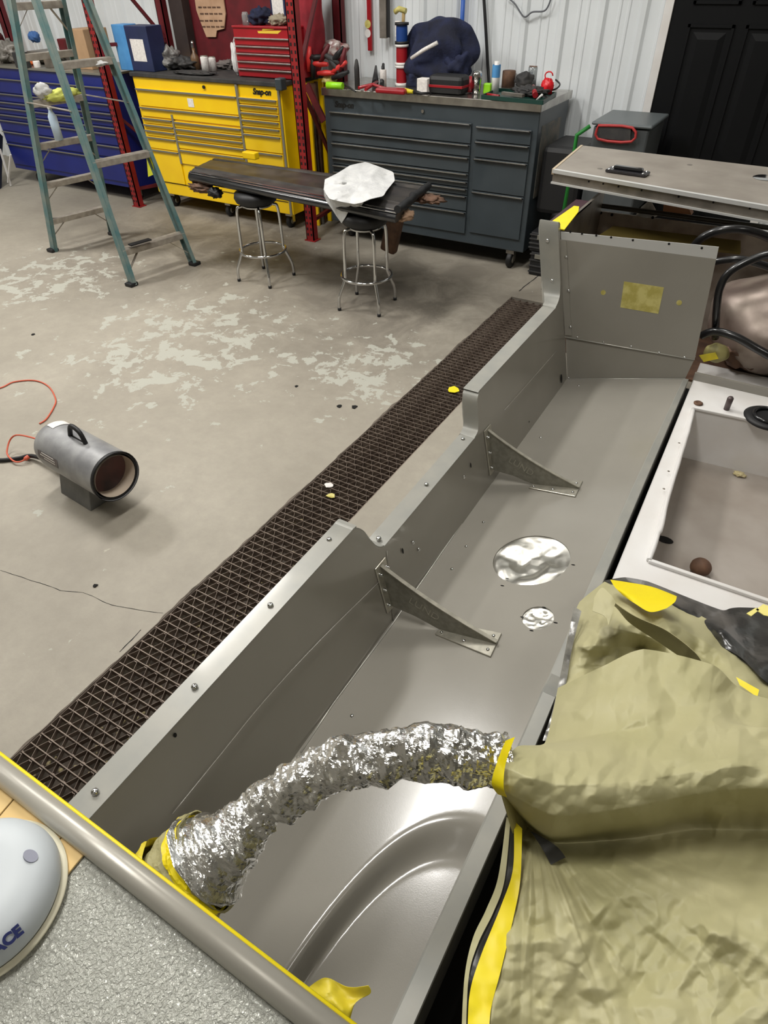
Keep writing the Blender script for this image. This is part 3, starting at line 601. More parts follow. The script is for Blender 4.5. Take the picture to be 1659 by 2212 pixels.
# left half of the steel worktop
p = G(860, 205, ZG); it('tool_case', 'flat red tool pouch at the front of the worktop', 'pouch', m_red, MB().box((W(810, 203, p.y).x, p.y, ZG), (W(873, 203, p.y).x, p.y + .1, ZG + .035)), bev=.012)
it('pliers', 'red and black pliers open on the worktop', 'pliers', m_red, MB().tube([G(775, 196, ZG) + Vector((0, 0, .02)), G(805, 192, ZG) + Vector((0, 0, .03)), G(835, 199, ZG) + Vector((0, 0, .02))], .012, 8).tube([G(790, 200, ZG) + Vector((0, 0, .02)), G(815, 186, ZG) + Vector((0, 0, .03))], .012, 8))
it('cutter', 'black handled cutter behind the red pliers', 'tool', m_black, MB().tube([G(797, 190, ZG) + Vector((0, .1, .02)), G(800, 170, ZG) + Vector((0, .1, .08))], [.03, .01], 10))
it('wire_stripper', 'green and black tool standing left of the tall jar', 'tool', m_black, MB().tube([G(822, 190, ZG) + Vector((0, .02, .02)), G(826, 176, ZG) + Vector((0, .02, .12))], [.02, .012], 10))
it('glasses', 'safety glasses lying by the white carton', 'glasses', m_black, MB().tube([G(895, 205, ZG) + Vector((0, 0, .02)), G(910, 207, ZG) + Vector((0, 0, .015)), G(930, 206, ZG) + Vector((0, 0, .015))], [.016, .01, .008], 8))
it('tube', 'olive grease tube right of the red pouch', 'tube', m_tapeo, MB().tube([G(876, 203, ZG) + Vector((0, 0, .02)), G(893, 205, ZG) + Vector((0, 0, .02))], [.02, .012], 10))
it('screwdriver', 'long thin dark screwdriver over the left front corner', 'screwdriver', m_black, MB().tube([G(742, 190, ZG) + Vector((0, 0, .03)), G(769, 208, ZG) + Vector((0, 0, .03))], [.012, .005], 8))
it('lantern', 'lime green long grip lying at the left end', 'tool', m_lime, MB().tube([G(704, 194, ZG) + Vector((.0, .02, .03)), G(738, 196, ZG) + Vector((0, .02, .03))], [.025, .025], 10))
it('dark_bottle', 'slim dark bottle against the wall by the red post', 'bottle', m_dark, MB().lathe([(0, 0), (.022, 0), (.022, .14), (.012, .19), (0, .2)], G(765, 192, ZG) + Vector((0, .05, 0)), n=14))
# things on the wall above
YW = 5.90
t = thing('spirit_level', tuple(W(798, 110, YW)), 'long red spirit level hung upright on the white wall', 'spirit level')
a, b = W(786, -40, YW), W(803, 110, YW); MB().box((a.x + .02, YW, b.z), (b.x, YW + .02, a.z)).build('bar', m_red, t, bev=.003)
for y in (52, 72): q = W(794.5, y, YW); MB().cyl(q + Vector((0, -.003, 0)), q + Vector((0, .002, 0)), .03, n=16).build('vial', m_white if y == 72 else m_gold, t)
it('pole', 'blue vertical pole standing against the wall behind the jacket', 'pole', mat('blue_pole', (44, 92, 178), .5), MB().tube([W(1002, -30, 5.89), W(994, 130, 5.89)], .018, 8))
it('wall_cable', 'black cord hanging down the white wall', 'cord', m_black, MB().tube(bez([W(1043, -40, 5.89), W(1048, 40, 5.89), W(1055, 160, 5.89), W(1058, 195, 5.75)]), .013, 8))
it('thin_cable', 'thin grey cable looping across the top of the white wall', 'cable', mat('grey_cable', (96, 98, 104), .5), MB().tube(bez([W(1092, -8, 5.9), W(1112, 8, 5.9), W(1132, 36, 5.9), W(1150, 26, 5.9), W(1178, 22, 5.9), W(1192, -8, 5.9)]), .006, 6))
MBp = MB(); MBp.box((W(830, 60, 5.86).x - .035, 5.84, ztop(W(822, 82, 5.86), 822, 82)), (W(830, 60, 5.86).x + .03, 5.87, 2.2))
it('straight_edge', 'grey metal straight edge hung upright next to a black strip', 'straight edge', m_dalu, MBp)
it('rubber_strip', 'narrow black strip hung beside the grey straight edge', 'strip', m_black, MB().box((W(835, 60, 5.86).x + .01, 5.85, 1.5), (W(835, 60, 5.86).x + .035, 5.86, 2.2)))
t = thing('hammer', tuple(W(868, 120, 5.8)), 'wooden handled tool with a yellow head above the spools', 'hammer')
MB().tube([W(872, 28, 5.75), W(870, 70, 5.75)], .014, 8).build('handle', mat('worn_wood', (166, 140, 88), .6), t); MB().tube([W(853, 26, 5.75), W(862, 19, 5.75), W(877, 24, 5.75)], .02, 8).build('head', m_gold, t)
it('plastic_sleeve', 'clear plastic sleeve hanging under the yellow head', 'bag', m_sticker, MB().box(W(853, 80, 5.78), W(866, 45, 5.79)), bev=.01)
# red hung coat and clamp cluster
it('hanging_bag', 'crimson cloth bag hung from the centre red upright', 'bag', mat('crimson_cloth', (150, 30, 44), .8, 0, (120, 22, 34), 8, .3, 20), MB().blob(W(668, 48, 5.55), (.13, .1, .38), 5, .25, 2, 24))
random.seed(3)
for i, (x, y, ang, m) in enumerate([(685, 124, .1, m_black), (700, 118, .9, m_drack), (715, 126, -.4, m_dark), (728, 120, .7, m_black), (690, 138, 0, mat('tool_red', (208, 52, 48), .45)), (705, 158, .05, None), (732, 146, .5, None), (722, 140, -.8, m_dark), (668, 128, 1.4, None), (740, 130, 1.2, m_drack), (676, 145, 1.5, m_black), (735, 162, .3, m_black)]):
    m = m or bpy.data.materials['tool_red']; c = W(x, y, 5.45); dv = Vector((math.cos(ang), 0, math.sin(ang))) * .09
    t = it('clamp', 'dark or red hand clamp, one of the tangled cluster hung between the red posts', 'clamp', m, MB().tube([c - dv, c, c + dv], [.016, .024, .014], 8), 'clamps hung between the red posts')
it('clamp_bag', 'clear plastic bag draped over the clamps', 'bag', mat('milky_bag', (180, 174, 168), .3, 0, (120, 60, 60), 20), MB().blob(W(717, 108, 5.62), (.16, .05, .07), 3, .4, 3, 16))
it('yellow_tool', 'yellow tool under the clamps at the left end of the grey cabinet', 'tool', m_gold, MB().blob(W(712, 176, 5.5), (.07, .05, .05), 3, .3, 3, 14))
for i, (x0_, y0_, x1_, y1_, m, lb, wd) in enumerate([(662, 182, 700, 262, m_drack, 'dark red bar leaning across the gap', .06), (658, 180, 672, 372, m_yel, 'yellow board standing in the gap right of the centre upright', .11),
        (668, 200, 684, 330, m_dalu, 'grey metal bar standing in the gap', .05), (677, 180, 690, 360, m_brown, 'dark wooden bar standing in the gap', .06), (692, 170, 703, 330, m_yel, 'narrow yellow bar next to the grey cabinet', .045), (683, 176, 700, 330, mat('timber', (150, 124, 84), .7), 'pale timber strip between the bars', .04)]):
    yy = 5.35 + .06 * i; a, b = W(x0_, y0_, yy), W(x1_, y1_, yy)
    if i: b = Vector((b.x, yy, max(b.z, .002) if i != 1 else .1)); b.z = .002
    it('board', lb, 'bar', m, MB().beam(a, b, wd, .02, (0, 1, 0)))
# grey tote, hand truck, black cases
yt = 5.2
a, b = W(1278, 262, yt), W(1395, 290, yt)
t = thing('storage_tote', (a.x + .2, yt, .6), 'grey storage box with a red framed handle left of the black door', 'storage box')
zt = ztop((a.x, yt), 1278, 262); m_tote = mat('tote_grey', (74, 78, 80), .5, 0, (66, 70, 72), 6)
MB().box((a.x + .015, yt + .02, zt - .6), (a.x + .40, yt + .5, zt - .03)).build('body', m_tote, t, bev=.012)
MB().box((a.x, yt, zt - .022), (a.x + .42, yt + .52, zt)).build('lid', mat('tote_lid', (92, 98, 100), .4), t, bev=.012)
fr = [W(x, y, yt - .002) for x, y in ((1293, 271), (1366, 276), (1364, 306), (1291, 300))]; c = sum(fr, Vector()) / 4
MB().tube(bez(fr + [fr[0]], 3)[:-1], .009, 8, closed=True).build('handle_frame', mat('red_frame', (176, 50, 50), .5), t)
MB().prism([v.lerp(c, .08) for v in fr], (0, .004, 0)).build('recess', m_dark, t)
MB().box((a.x + .05, yt + .06, 0), (a.x + .37, yt + .48, zt - .602)).build('base_box', m_black, t, bev=.01)
t = thing('hand_truck', tuple(G(1230, 520)), 'green hand truck frame beside the grey storage box', 'hand truck')
zt2 = zt - .06
MB().tube([W(1275, 272, 5.13), W(1246, 292, 5.1), W(1240, 330, 5.1), (W(1240, 330, 5.1).x, 5.05, .1)], .014, 10).build('frame', m_green, t)
MB().box((W(1240, 330, 5.1).x - .03, 4.9, .0), (W(1240, 330, 5.1).x + .25, 5.12, .03)).build('toe_plate', m_black, t)
it('bin_liner', 'black plastic bag standing right of the grey cabinet', 'bag', m_black, MB().box((gx1 + .03, 5.26, .45), (gx1 + .36, 5.72, .93)), bev=.04)
it('motor', 'dark greasy motor on top of the black cases', 'motor', mat('greasy_metal', (52, 50, 48), .4, .5, (30, 28, 28), 12), MB().lathe([(0, 0), (.11, 0), (.13, .03), (.13, .09), (.09, .12), (0, .12)], (gx1 + .27, 5.36, .37), n=18))
for i, (z0_, z1_, sx) in enumerate(((0, .19, .02), (.191, .34, .0))):
    t = thing('hard_case', (gx1 + .2, 5.2, z0_), ('lower' if i == 0 else 'upper') + ' ribbed black plastic case in the stack by the grey cabinet', 'case')
    MB().box((gx1 + .06 + sx, 5.16, z0_ + .001), (gx1 + .37, 5.5, z1_)).build('shell', m_black, t, bev=.01)
    for k in range(4):
        z = z0_ + .025 + k * (z1_ - z0_ - .05) / 3; MB().box((gx1 + .055 + sx, 5.152, z), (gx1 + .37, 5.1598, z + .012)).build('rib', m_dark, t, bev=.002)
    MB().box((gx1 + .12, 5.145, z1_ - .05), (gx1 + .17, 5.1515, z1_ - .015)).build('latch', m_trim, t, bev=.002)
# ================================================================ MIDDLE GROUND
# trench grate
gr = thing('floor_grate', ((GL + GR) / 2, 2.2, -.03), 'long rusty riveted steel grating covering the floor trench', 'floor grate')
gx = (GL + .006, GR - .006); pitch = .0385; nb = int((GE - .02) / pitch)
bar0 = MB().box((gx[0], 0, -.03), (gx[1], .0035, 0)); b0 = bar0.build('bearing_bar', m_grate, gr)
zg = MB(); nseg = 6; sw = (gx[1] - gx[0]) / nseg
pts = []
for k in range(nseg):                             # a crimped strip zig-zagging between two bars
    x = gx[0] + k * sw; pts += [(x, .004), (x + sw * .12, .002), (x + sw * .5 - sw * .06, pitch - .001), (x + sw * .5 + sw * .06, pitch - .001), (x + sw * .88, .002)]
pts.append((gx[1], .004))
rows = [[Vector((a, b + dy, z)) for a, b in pts] for z, dy in ((-.022, 0), (-.001, 0), (-.001, .0028), (-.022, .0028))]
z0 = zg.grid(rows, False).build('zigzag_strip', m_grate, gr, fix=False)
z1m = MB().grid([[Vector((gx[0] + gx[1] - v.x, pitch - v.y + .002, v.z)) for v in r] for r in rows], False).build('zigzag_strip', m_grate, gr, fix=False)
for k in range(nb):
    y = .02 + k * pitch; wob = random.uniform(-.0025, .0025)
    for src, dz in ((b0, 0), (z0 if k % 2 else z1m, -.002)):
        c = src.copy(); C.objects.link(c); c.location = Vector((0, y + wob, random.uniform(-.003, 0) + dz)); c.rotation_euler = (0, 0, random.uniform(-.004, .004)) if src is b0 else (0, 0, 0)
for o in (b0, z0, z1m): o.location = (0, .02 - pitch * (1 if o is b0 else (2 if o is z0 else 3)), 0)
ed = MB().box((GL + .001, -.1, -.035), (GL + .006, GE - .004, -.003)).box((GR - .006, -.1, -.035), (GR - .001, GE - .004, -.003)).build('edge_angle', m_grate, gr)
random.seed(5)
dbm = MB()
for i in range(260):
    c = Vector((random.uniform(GL + .03, GR - .03), random.uniform(.1, 1.6) if i % 3 else random.uniform(1.6, 4.5), -.105)); dbm.blob(c, [random.uniform(.003, .009)] * 3, i, .5, 3, 4)
tag(dbm.build('gravel', m_chip, fix=False), 'pale grit and stones lying in the trench under the grating', 'gravel', kind='stuff')
def scrap(px, sz, name, lab, m, z=.001):
    p = G(px[0], px[1], z); random.seed(px[0]); n = 7; s = sz * mpp(p)
    pts = [p + Vector((s * (1 + .35 * random.uniform(-1, 1)) * math.cos(6.283 * i / n) * 1.3, s * (1 + .35 * random.uniform(-1, 1)) * math.sin(6.283 * i / n) * 1.3, .002 * random.random())) for i in range(n)]
    it(name, lab, 'scrap', m, MB().prism(pts, (0, 0, .003)))
scrap((978, 842), 9, 'tape_scrap', 'yellow scrap of tape lying on the grating near the hull step', m_chipy)
scrap((714, 1072), 7, 'tape_scrap', 'small olive scrap on the grating left of the low gunwale', m_gold); scrap((712, 1049), 8, 'paper_scrap', 'pale pink paper scrap lying on the grating', m_sticker)
for x, y, s_ in ((733, 878, 4), (765, 880, 5), (640, 835, 3)): scrap((x, y), s_, 'debris', {733: 'tiny dark debris left of its twin on the bare floor beside the grating', 765: 'tiny dark debris right of its twin beside the grating', 640: 'lone tiny dark speck on the concrete'}[x], m_hole)
scrap((72, 723), 3, 'debris', 'tiny dark speck on the concrete at the left', m_hole)
scrap((206, 1266), 4, 'debris', 'tiny dark pebble by the floor crack', m_hole)

# step ladder
A_, B_, C_ = G(115, 543), G(285, 617), G(421, 572); D_ = A_ + C_ - B_; mid_ = (A_ + B_ + C_ + D_) / 4; AH = 2.4
ld = thing('step_ladder', tuple(mid_), 'tall grey-green fibreglass step ladder with aluminium steps', 'ladder')
wdir = (C_ - B_).normalized(); fdir = (B_ - A_).normalized(); apex = mid_ + Vector((0, 0, AH))
tops = {}
for nm, foot, s in (('A', A_, -1), ('B', B_, -1), ('C', C_, 1), ('D', D_, 1)):
    tops[nm] = apex + wdir * s * .165 + fdir * (.04 if nm in 'BC' else -.04)
feet = dict(A=A_, B=B_, C=C_, D=D_)
def onr(n, z): f, t = feet[n], tops[n]; return f.lerp(t, z / AH)
for n in 'ABCD':
    f, t = feet[n], tops[n]; d_ = (t - f).normalized(); mb = MB(); s = -1 if n in 'AB' else 1
    ux = d_.cross(wdir).normalized()             # channel web spans ux, flanges along wdir
    w2 = .036
    mb.hexa([f + ux * a * w2 + wdir * b * .005 for a, b in ((-1, -1), (-1, 1), (1, 1), (1, -1))] + [t + ux * a * w2 + wdir * b * .005 for a, b in ((-1, -1), (-1, 1), (1, 1), (1, -1))])
    for k in (-1, 1):
        mb.hexa([f + ux * (k * w2 + a * .004) + wdir * (-s * .014 + b * .014) for a, b in ((-1, -1), (-1, 1), (1, 1), (1, -1))] + [t + ux * (k * w2 + a * .004) + wdir * (-s * .014 + b * .014) for a, b in ((-1, -1), (-1, 1), (1, 1), (1, -1))])
    r_ = mb.build('rail', m_teal, ld)
    MB().box(f + Vector((-.04, -.04, 0)), f + Vector((.04, .04, .03))).build('foot', m_black, r_, bev=.008)
def step(a, b, z, dep, th=.03):
    p, q = onr(a, z), onr(b, z); wd = (q - p).normalized(); n2 = fdir
    st = MB().hexa([p - n2 * dep / 2 - Vector((0, 0, th)), q - n2 * dep / 2 - Vector((0, 0, th)), q + n2 * dep / 2 - Vector((0, 0, th)), p + n2 * dep / 2 - Vector((0, 0, th)),
                    p - n2 * dep / 2, q - n2 * dep / 2, q + n2 * dep / 2, p + n2 * dep / 2]).build('step', m_lalu, ld, bev=.003)
    return st
for k in range(1, 8):
    z = .29 + (k - 1) * .305
    if k % 2 == 1: step('B', 'C', z - .02, .085, .045)
    step('A', 'D', z, .06, .045)
for a, b, z in (('A', 'D', .29), ('A', 'D', .6), ('A', 'D', .9), ('B', 'C', .27), ('A', 'D', 1.8)):
    p, q = onr(a, z), onr(b, z); d_ = q - p
    MB().beam(p + d_ * .28 - Vector((0, 0, .03)), onr(a, z - .17) + d_ * .02, .02, .004).build('knee_brace', m_lalu, ld); MB().beam(q - d_ * .28 - Vector((0, 0, .03)), onr(b, z - .17) - d_ * .02, .02, .004).build('knee_brace', m_lalu, ld)
for a, b, z, f in (('B', 'A', 1.2, 1), ('C', 'D', 1.2, 1)):
    MB().beam(onr(a, z), onr(b, z), .02, .005).build('spreader', m_lalu, ld)
MB().box(apex + Vector((-.16, -.2, -.01)), apex + Vector((.16, .2, .06))).build('top_cap', m_lalu, ld, bev=.01)
a = onr('B', .27).lerp(onr('C', .27), .1); b = onr('B', .27).lerp(onr('C', .27), .42); MB().beam(a + Vector((0.05, 0, .03)), b + Vector((.05, 0, .03)), .05, .01).build('black_pad', m_black, ld)
def onstep(x, y, z, d): return W(x, y, onr('A', z).y + d)
p = onr('A', 1.21).lerp(onr('D', 1.21), .62)
it('rag', 'yellow green rag draped over a rear rung of the ladder', 'rag', mat('lime_rag', (206, 210, 110), .85, 0, (186, 190, 90), 12, .3, 40), MB().blob(p + Vector((.0, 0, .005)), (.06, .17, .045), 4, .35, 3, 18))
p = onr('A', 1.21).lerp(onr('D', 1.21), .28); it('paper_towel', 'crumpled white paper on the rear rung beside the yellow green rag', 'paper', m_cloth, MB().blob(p + Vector((0.02, 0, .055)), (.05, .07, .05), 7, .4, 2, 14))
p = onr('A', .9).lerp(onr('D', .9), .42); t = thing('spray_bottle', tuple(p), 'pale blue bottle standing on a rear rung of the ladder', 'bottle')
MB().lathe([(0, 0), (.035, 0), (.035, .17), (.015, .21), (.015, .235)], p, n=18).build('body', mat('pale_blue_plastic', (196, 216, 234), .3), t); MB().lathe([(.017, .225), (.017, .27), (0, .27)], p, n=14).build('cap', m_white, t)
p = onr('C', .92); it('tape_strip', 'neon yellow strap hanging from the right front rail of the ladder', 'strap', mat('neon_yellow', (228, 232, 50), .5), MB().hexa([W(316, 333, p.y) , W(327, 333, p.y), W(327, 333, p.y) + Vector((0, .01, 0)), W(316, 333, p.y) + Vector((0, .01, 0)), W(320, 382, p.y), W(334, 376, p.y), W(334, 376, p.y) + Vector((0, .01, 0)), W(320, 382, p.y) + Vector((0, .01, 0))]))
p = onr('B', 1.46).lerp(onr('C', 1.46), .75); it('paper', 'small white paper lying on the top front step of the ladder', 'paper', m_cloth, MB().blob(p + Vector((0, 0, .0)), (.05, .06, .022), 7, .4, 2, 12))

# stools
def stool(c, label, ang=0., rf=.205):
    t = thing('bar_stool', (c[0], c[1], 0), label, 'stool', 'bar stools under the black panel')
    c = Vector((c[0], c[1], 0))
    MB().lathe([(0, .585), (.12, .59), (.155, .605), (.168, .635), (.16, .668), (.12, .682), (0, .685)], c, n=30).build('seat', m_black, t)
    MB().lathe([(.10, .572), (.12, .572), (.12, .586), (.10, .586)], c, n=24).build('swivel_ring', m_chrome, t)
    for k in range(4):
        q = ang + math.pi / 4 + k * math.pi / 2; d_ = Vector((math.cos(q), math.sin(q), 0))
        pts = bez([c + d_ * .06 + Vector((0, 0, .574)), c + d_ * .13 + Vector((0, 0, .572)), c + d_ * .16 + Vector((0, 0, .535)), c + d_ * .168 + Vector((0, 0, .3)), c + d_ * .172 + Vector((0, 0, .23)), c + d_ * (rf + .02) + Vector((0, 0, .1)), c + d_ * (rf + .025) + Vector((0, 0, .002))], 5)
        l = MB().tube(pts, .0115, 10).build('leg', m_chrome, t)
        MB().cyl(pts[-1], pts[-1] + Vector((0, 0, .02)), .014, n=10).build('foot_cap', m_black, l)
    MB().tube([c + Vector((.185 * math.cos(a_), .185 * math.sin(a_), .235)) for a_ in [k * math.tau / 40 for k in range(40)]], .011, 10, closed=True).build('foot_ring', m_chrome, t)
    return t
fa = [G(508, 612), G(586, 630), G(643, 590)]; c1 = (fa[0] + fa[2]) / 2
fb = [G(726, 672), G(822, 687), G(862, 640), G(766, 640)]; c2 = (fb[0] + fb[2]) / 2; c2b = sum(fb, Vector()) / 4
a1 = math.atan2((fa[1] - c1).y, (fa[1] - c1).x) - math.pi / 4; a2 = math.atan2((fb[1] - c2b).y, (fb[1] - c2b).x) - math.pi / 4
stool(c1, 'chrome bar stool with black seat under the left end of the black panel', a1)
stool(c2b, 'chrome bar stool with black seat under the white towel end of the panel', a2)
# long black panel
zt = .775
e0, e1 = G(428, 358, zt), G(905, 418, zt); e1 = Vector((e1.x, e1.y, zt)); dr = (e1 - e0); dr.z = 0; L_ = dr.length; dr.normalize(); nr = Vector((-dr.y, dr.x, 0))
F0, F1, K0, K1 = G(412, 372, .75), G(862, 458, .75), G(465, 338, .78), G(925, 398, .78)
pn = thing('bed_panel', tuple((F0 + F1) / 2), 'long black ribbed panel with a glossy rolled front edge lying across the two bar stools', 'panel')
prof = []                                         # v across 0(front)..1(back), height
for v, h in ((0, 0), (-.035, -.012), (-.05, -.035), (-.035, -.055), (.0, -.06)): prof.append((v, h))
top = [(0, 0), (.10, .012), (.16, .012), (.17, .02), (.22, .02), (.23, .012), (.5, .014), (.6, .014), (.75, .016), (.82, .016), (.83, .004), (.86, .004), (.87, .016), (.93, .018), (1.0, .014)]
def PS(u, v, h):
    a = F0.lerp(F1, u); b = K0.lerp(K1, u); p = a + (b - a) * v; p.z = .755 + h; return p
N_ = 48; rows = []
full = [(.9, -.02), (.3, -.025), (.0, -.06), (-.09, -.055), (-.125, -.035), (-.10, -.012)] + top + [(1.01, .0), (1.0, -.02), (.9, -.02)]
for i in range(N_ + 1):
    u = i / N_; jag = .012 * noise.noise(Vector((u * 9, 0, 0)))
    rows.append([PS(u, v + (.01 * noise.noise(Vector((u * 20, v, 3))) if v > .9 else 0), h + (.003 * noise.noise(Vector((u * 10, v * 5, 1))))) for v, h in full])
o = MB().grid(rows, True); o.add(rows[0], [tuple(range(len(full)))]); o.add(rows[-1], [tuple(reversed(range(len(full))))])
o.build('shell', mat('black_laminate', (44, 42, 42), .33, 0, (70, 66, 62), 6, .05, 40, coords='Object'), pn)
rl = MB().grid([[PS(i / N_, v, h) for v, h in ((.0, .004), (-.035, .002), (-.075, -.004), (-.105, -.014), (-.13, -.035), (-.10, -.058), (.0, -.064))] for i in range(N_ + 1)]).build('rolled_edge', m_blackgl, pn)
for v0, v1, h in ((-.088, -.066, -.003), (-.03, -.006, .003)):
    MB().grid([[PS(i / N_, v0, h + .003), PS(i / N_, v1, h + .004)] for i in range(N_ + 1)], False).build('highlight_strip', m_chrome if v0 > -.1 else m_alu, pn, solid=.002)  # bright strips stand in for the highlight lines on the glossy roll
rr = [PS(1.0, v, .02 + .02 * noise.noise(Vector((v * 8, 1, 1)))) + dr * .005 for v in [i / 14 for i in range(-1, 15)]]
MB().tube(rr, [.025 + .012 * noise.noise(Vector((i * .9, 0, 4))) for i in range(16)], 10).build('ragged_seal', m_black, pn)
MB().blob(PS(1.03, .75, -.03), (.11, .07, .025), 4, .6, 3, 18).build('torn_end', m_brown, pn)
MB().blob(PS(1.0, .2, -.06), (.05, .08, .03), 9, .5, 3, 18).build('torn_end', mat('pale_wood_break', (170, 138, 112), .8), pn)
MB().blob(PS(.05, -.02, -.10), (.11, .06, .035), 14, .6, 3, 18).build('torn_end', m_brown, pn)
MB().blob(PS(.13, -.05, -.115), (.06, .05, .035), 17, .6, 3, 14).build('torn_end', m_black, pn)
p = G(845, 495, .45); it('rusty_bracket', 'brown rusty bracket wedged behind the right bar stool under the panel', 'bracket', m_brown, MB().box(p + Vector((-.07, .02, -.2)), p + Vector((.06, .1, .26)), Matrix.Rotation(.25, 3, 'Y')), bev=.02)
p = PS(.22, .93, .02); it('tape_block', 'small yellow block standing on the back edge of the black panel', 'block', m_yel, MB().box(W(524, 343, p.y), W(549, 331, p.y) + Vector((0, .06, 0))), bev=.008)
# towel
twl = thing('shop_towel', tuple(G(775, 400, .79)), 'white shop towel draped over the right half of the black panel', 'towel')
tc_ = [(702, 388), (728, 375), (757, 357), (790, 350), (818, 360), (850, 372), (853, 390), (835, 412), (828, 424), (800, 430), (782, 438), (766, 441), (742, 437), (712, 430), (699, 412)]
cen = (775, 398); vr = []
for r in [k / 14 for k in range(15)]:
    row = []
    for x, y in [(q.x, q.y) for q in resample([(a_, b_, 0) for a_, b_ in tc_ + [tc_[0]]], 70)]:
        px, py = cen[0] + (x - cen[0]) * r, cen[1] + (y - cen[1]) * r
        row.append(G(px, py, .80 + .05 * facet(px * .03, py * .05, 3) + .014 * facet(px * .09, py * .13, 7) - .02 * r))
    vr.append(row)
MB().grid(vr).build('top_cloth', m_cloth, twl, solid=.003, fix=False)
hx_ = [(700, 410, 424), (706, 424, 436), (716, 428, 450), (727, 431, 467), (738, 434, 482), (746, 436, 470), (753, 438, 456), (758, 439, 450), (764, 440, 458), (770, 441, 462), (777, 440, 452), (786, 436, 436)]
e_ = PS(.7, -.13, 0); nd = Vector((-dr.y, dr.x, 0)); rows = []
for k in range(9):
    rows.append([Vector(onplane(x, y0_ + (y1_ - y0_) * k / 8, tuple(nd), float(nd @ e_) - .012 + .014 * math.sin(x * .35) * k / 8)) for x, y0_, y1_ in hx_])
MB().grid(rows).build('hanging_corner', m_cloth, twl, solid=.003, fix=False)

# torpedo heater
ht = thing('space_heater', tuple(G(150, 1070)), 'grey torpedo space heater standing on the concrete floor', 'heater')
# axis: front ring centre px (253,1030), back centre px (90,930)
ringL, ringR = G(202, 1030, .2), G(303, 1030, .2)
zc = .225; fc = G(251, 1030, zc); bc = G(100, 945, zc); ax = (fc - bc); ax.z = 0; axn = ax.normalized(); R_h = 56 * mpp(fc); 
bc = fc - axn * .50
def hl(prof, name, m, par=ht, n=36): return MB().lathe(prof, fc, -axn, n).build(name, m, par)
hl([(R_h, 0), (R_h, .38), (R_h * .99, .44), (R_h * .93, .48), (R_h * .7, .50), (0, .505)], 'shell', m_heater)
hl([(R_h * .86, .004), (R_h * .86, .18)], 'burner_tube', m_hcream)
hl([(R_h * .85, .075), (R_h * .6, .10), (0, .11)], 'burner_plate', m_hins)
hl([(R_h * 1.015, -.002), (R_h * 1.03, .006), (R_h * 1.015, .014), (R_h * .99, .008), (R_h * .93, .004), (R_h * .93, .1)], 'front_ring', m_black)
sd = Vector((-axn.y, axn.x, 0))
bm_ = MB(); a0 = fc - axn * .17; a1_ = fc - axn * .42
bm_.hexa([Vector((p.x, p.y, 0)) for p in (a0 + sd * .1, a0 - sd * .1, a1_ - sd * .1, a1_ + sd * .1)] + [Vector((p.x, p.y, .14)) for p in (a0 + sd * .06, a0 - sd * .06, a1_ - sd * .06, a1_ + sd * .06)]).build('base', mat('heater_base', (92, 94, 94), .5, .2, (118, 118, 116), 9), ht, bev=.004)
top_ = Vector((0, 0, R_h))
MB().tube(bez([fc - axn * .17 + top_, fc - axn * .19 + top_ + Vector((0, 0, .055)), fc - axn * .25 + top_ + Vector((0, 0, .065)), fc - axn * .29 + top_], 6), .011, 10).build('handle', m_black, ht)
MB().tube([fc - axn * .29 + top_ * 1.0, fc - axn * .17 + top_], .004, 6).build('handle_bracket', m_black, ht)
def hpatch(a0_, a1b, s0, s1, name, m, k=1.01):   # patch on the shell; angle from +sd up
    rows = []
    for i in range(9):
        q = a0_ + (a1b - a0_) * i / 8; d_ = (-sd) * math.cos(q) + Vector((0, 0, 1)) * math.sin(q); rows.append([fc - axn * s + d_ * R_h * k for s in (s0, s1)])
    return MB().grid(rows).build(name, m, ht, fix=False)
vsd = -sd if (-sd).dot(Vector((0, 0, 0)) - fc) > 0 else sd
if vsd != -sd: sd = -sd
hpatch(.05, .40, .27, .43, 'name_plate', mat('name_plate_dark', (74, 66, 68), .4, 0, (110, 100, 100), 60))
hpatch(1.45, 2.2, .41, .46, 'warning_label', m_sticker, 1.012)
def pl(u, v): q = v; d_ = (-sd) * math.cos(q) + Vector((0, 0, 1)) * math.sin(q); return fc - axn * u + d_ * R_h * 1.014
for v, u0, u1 in ((.34, .30, .40), (.24, .29, .41), (.14, .29, .38)):
    MB().grid([[pl(u, v), pl(u, v + .045)] for u in [u0 + (u1 - u0) * i / 6 for i in range(7)]]).build('plate_line', m_sticker, ht, fix=False)
it('extension_cord', 'thin orange extension cord looping behind the grey heater', 'cord', m_orange, MB().tube(bez([G(x, y, .006) for x, y in ((-60, 850), (0, 838), (30, 825), (75, 822), (105, 835), (120, 862), (116, 880), (100, 905), (85, 915))]), .0045, 6))
it('power_plug', 'orange plug and cord loop at the rear of the heater', 'cord', m_orange, MB().tube(bez([bc + Vector((0, 0, -.02)) - axn * .01, G(35, 940, .1), G(15, 975, .03), G(28, 995, .02), G(45, 997, .02), G(62, 986, .03)]), [.0045] * 36 + [.012] * 5, 8))
it('gas_hose', 'black gas hose running from the heater out of the left side', 'hose', m_black, MB().tube(bez([G(-60, 990, .012), G(0, 994, .012), G(40, 990, .012), G(75, 986, .03), Vector((a1_.x, a1_.y, .08))]), .011, 8))
# ================================================================ BOAT HULL
H0 = Vector((-.4, 1.4, .3))
hull = thing('boat_hull', tuple(H0), 'freshly painted grey metal boat hull with stepped riveted gunwale, standing beside the grating', 'boat')
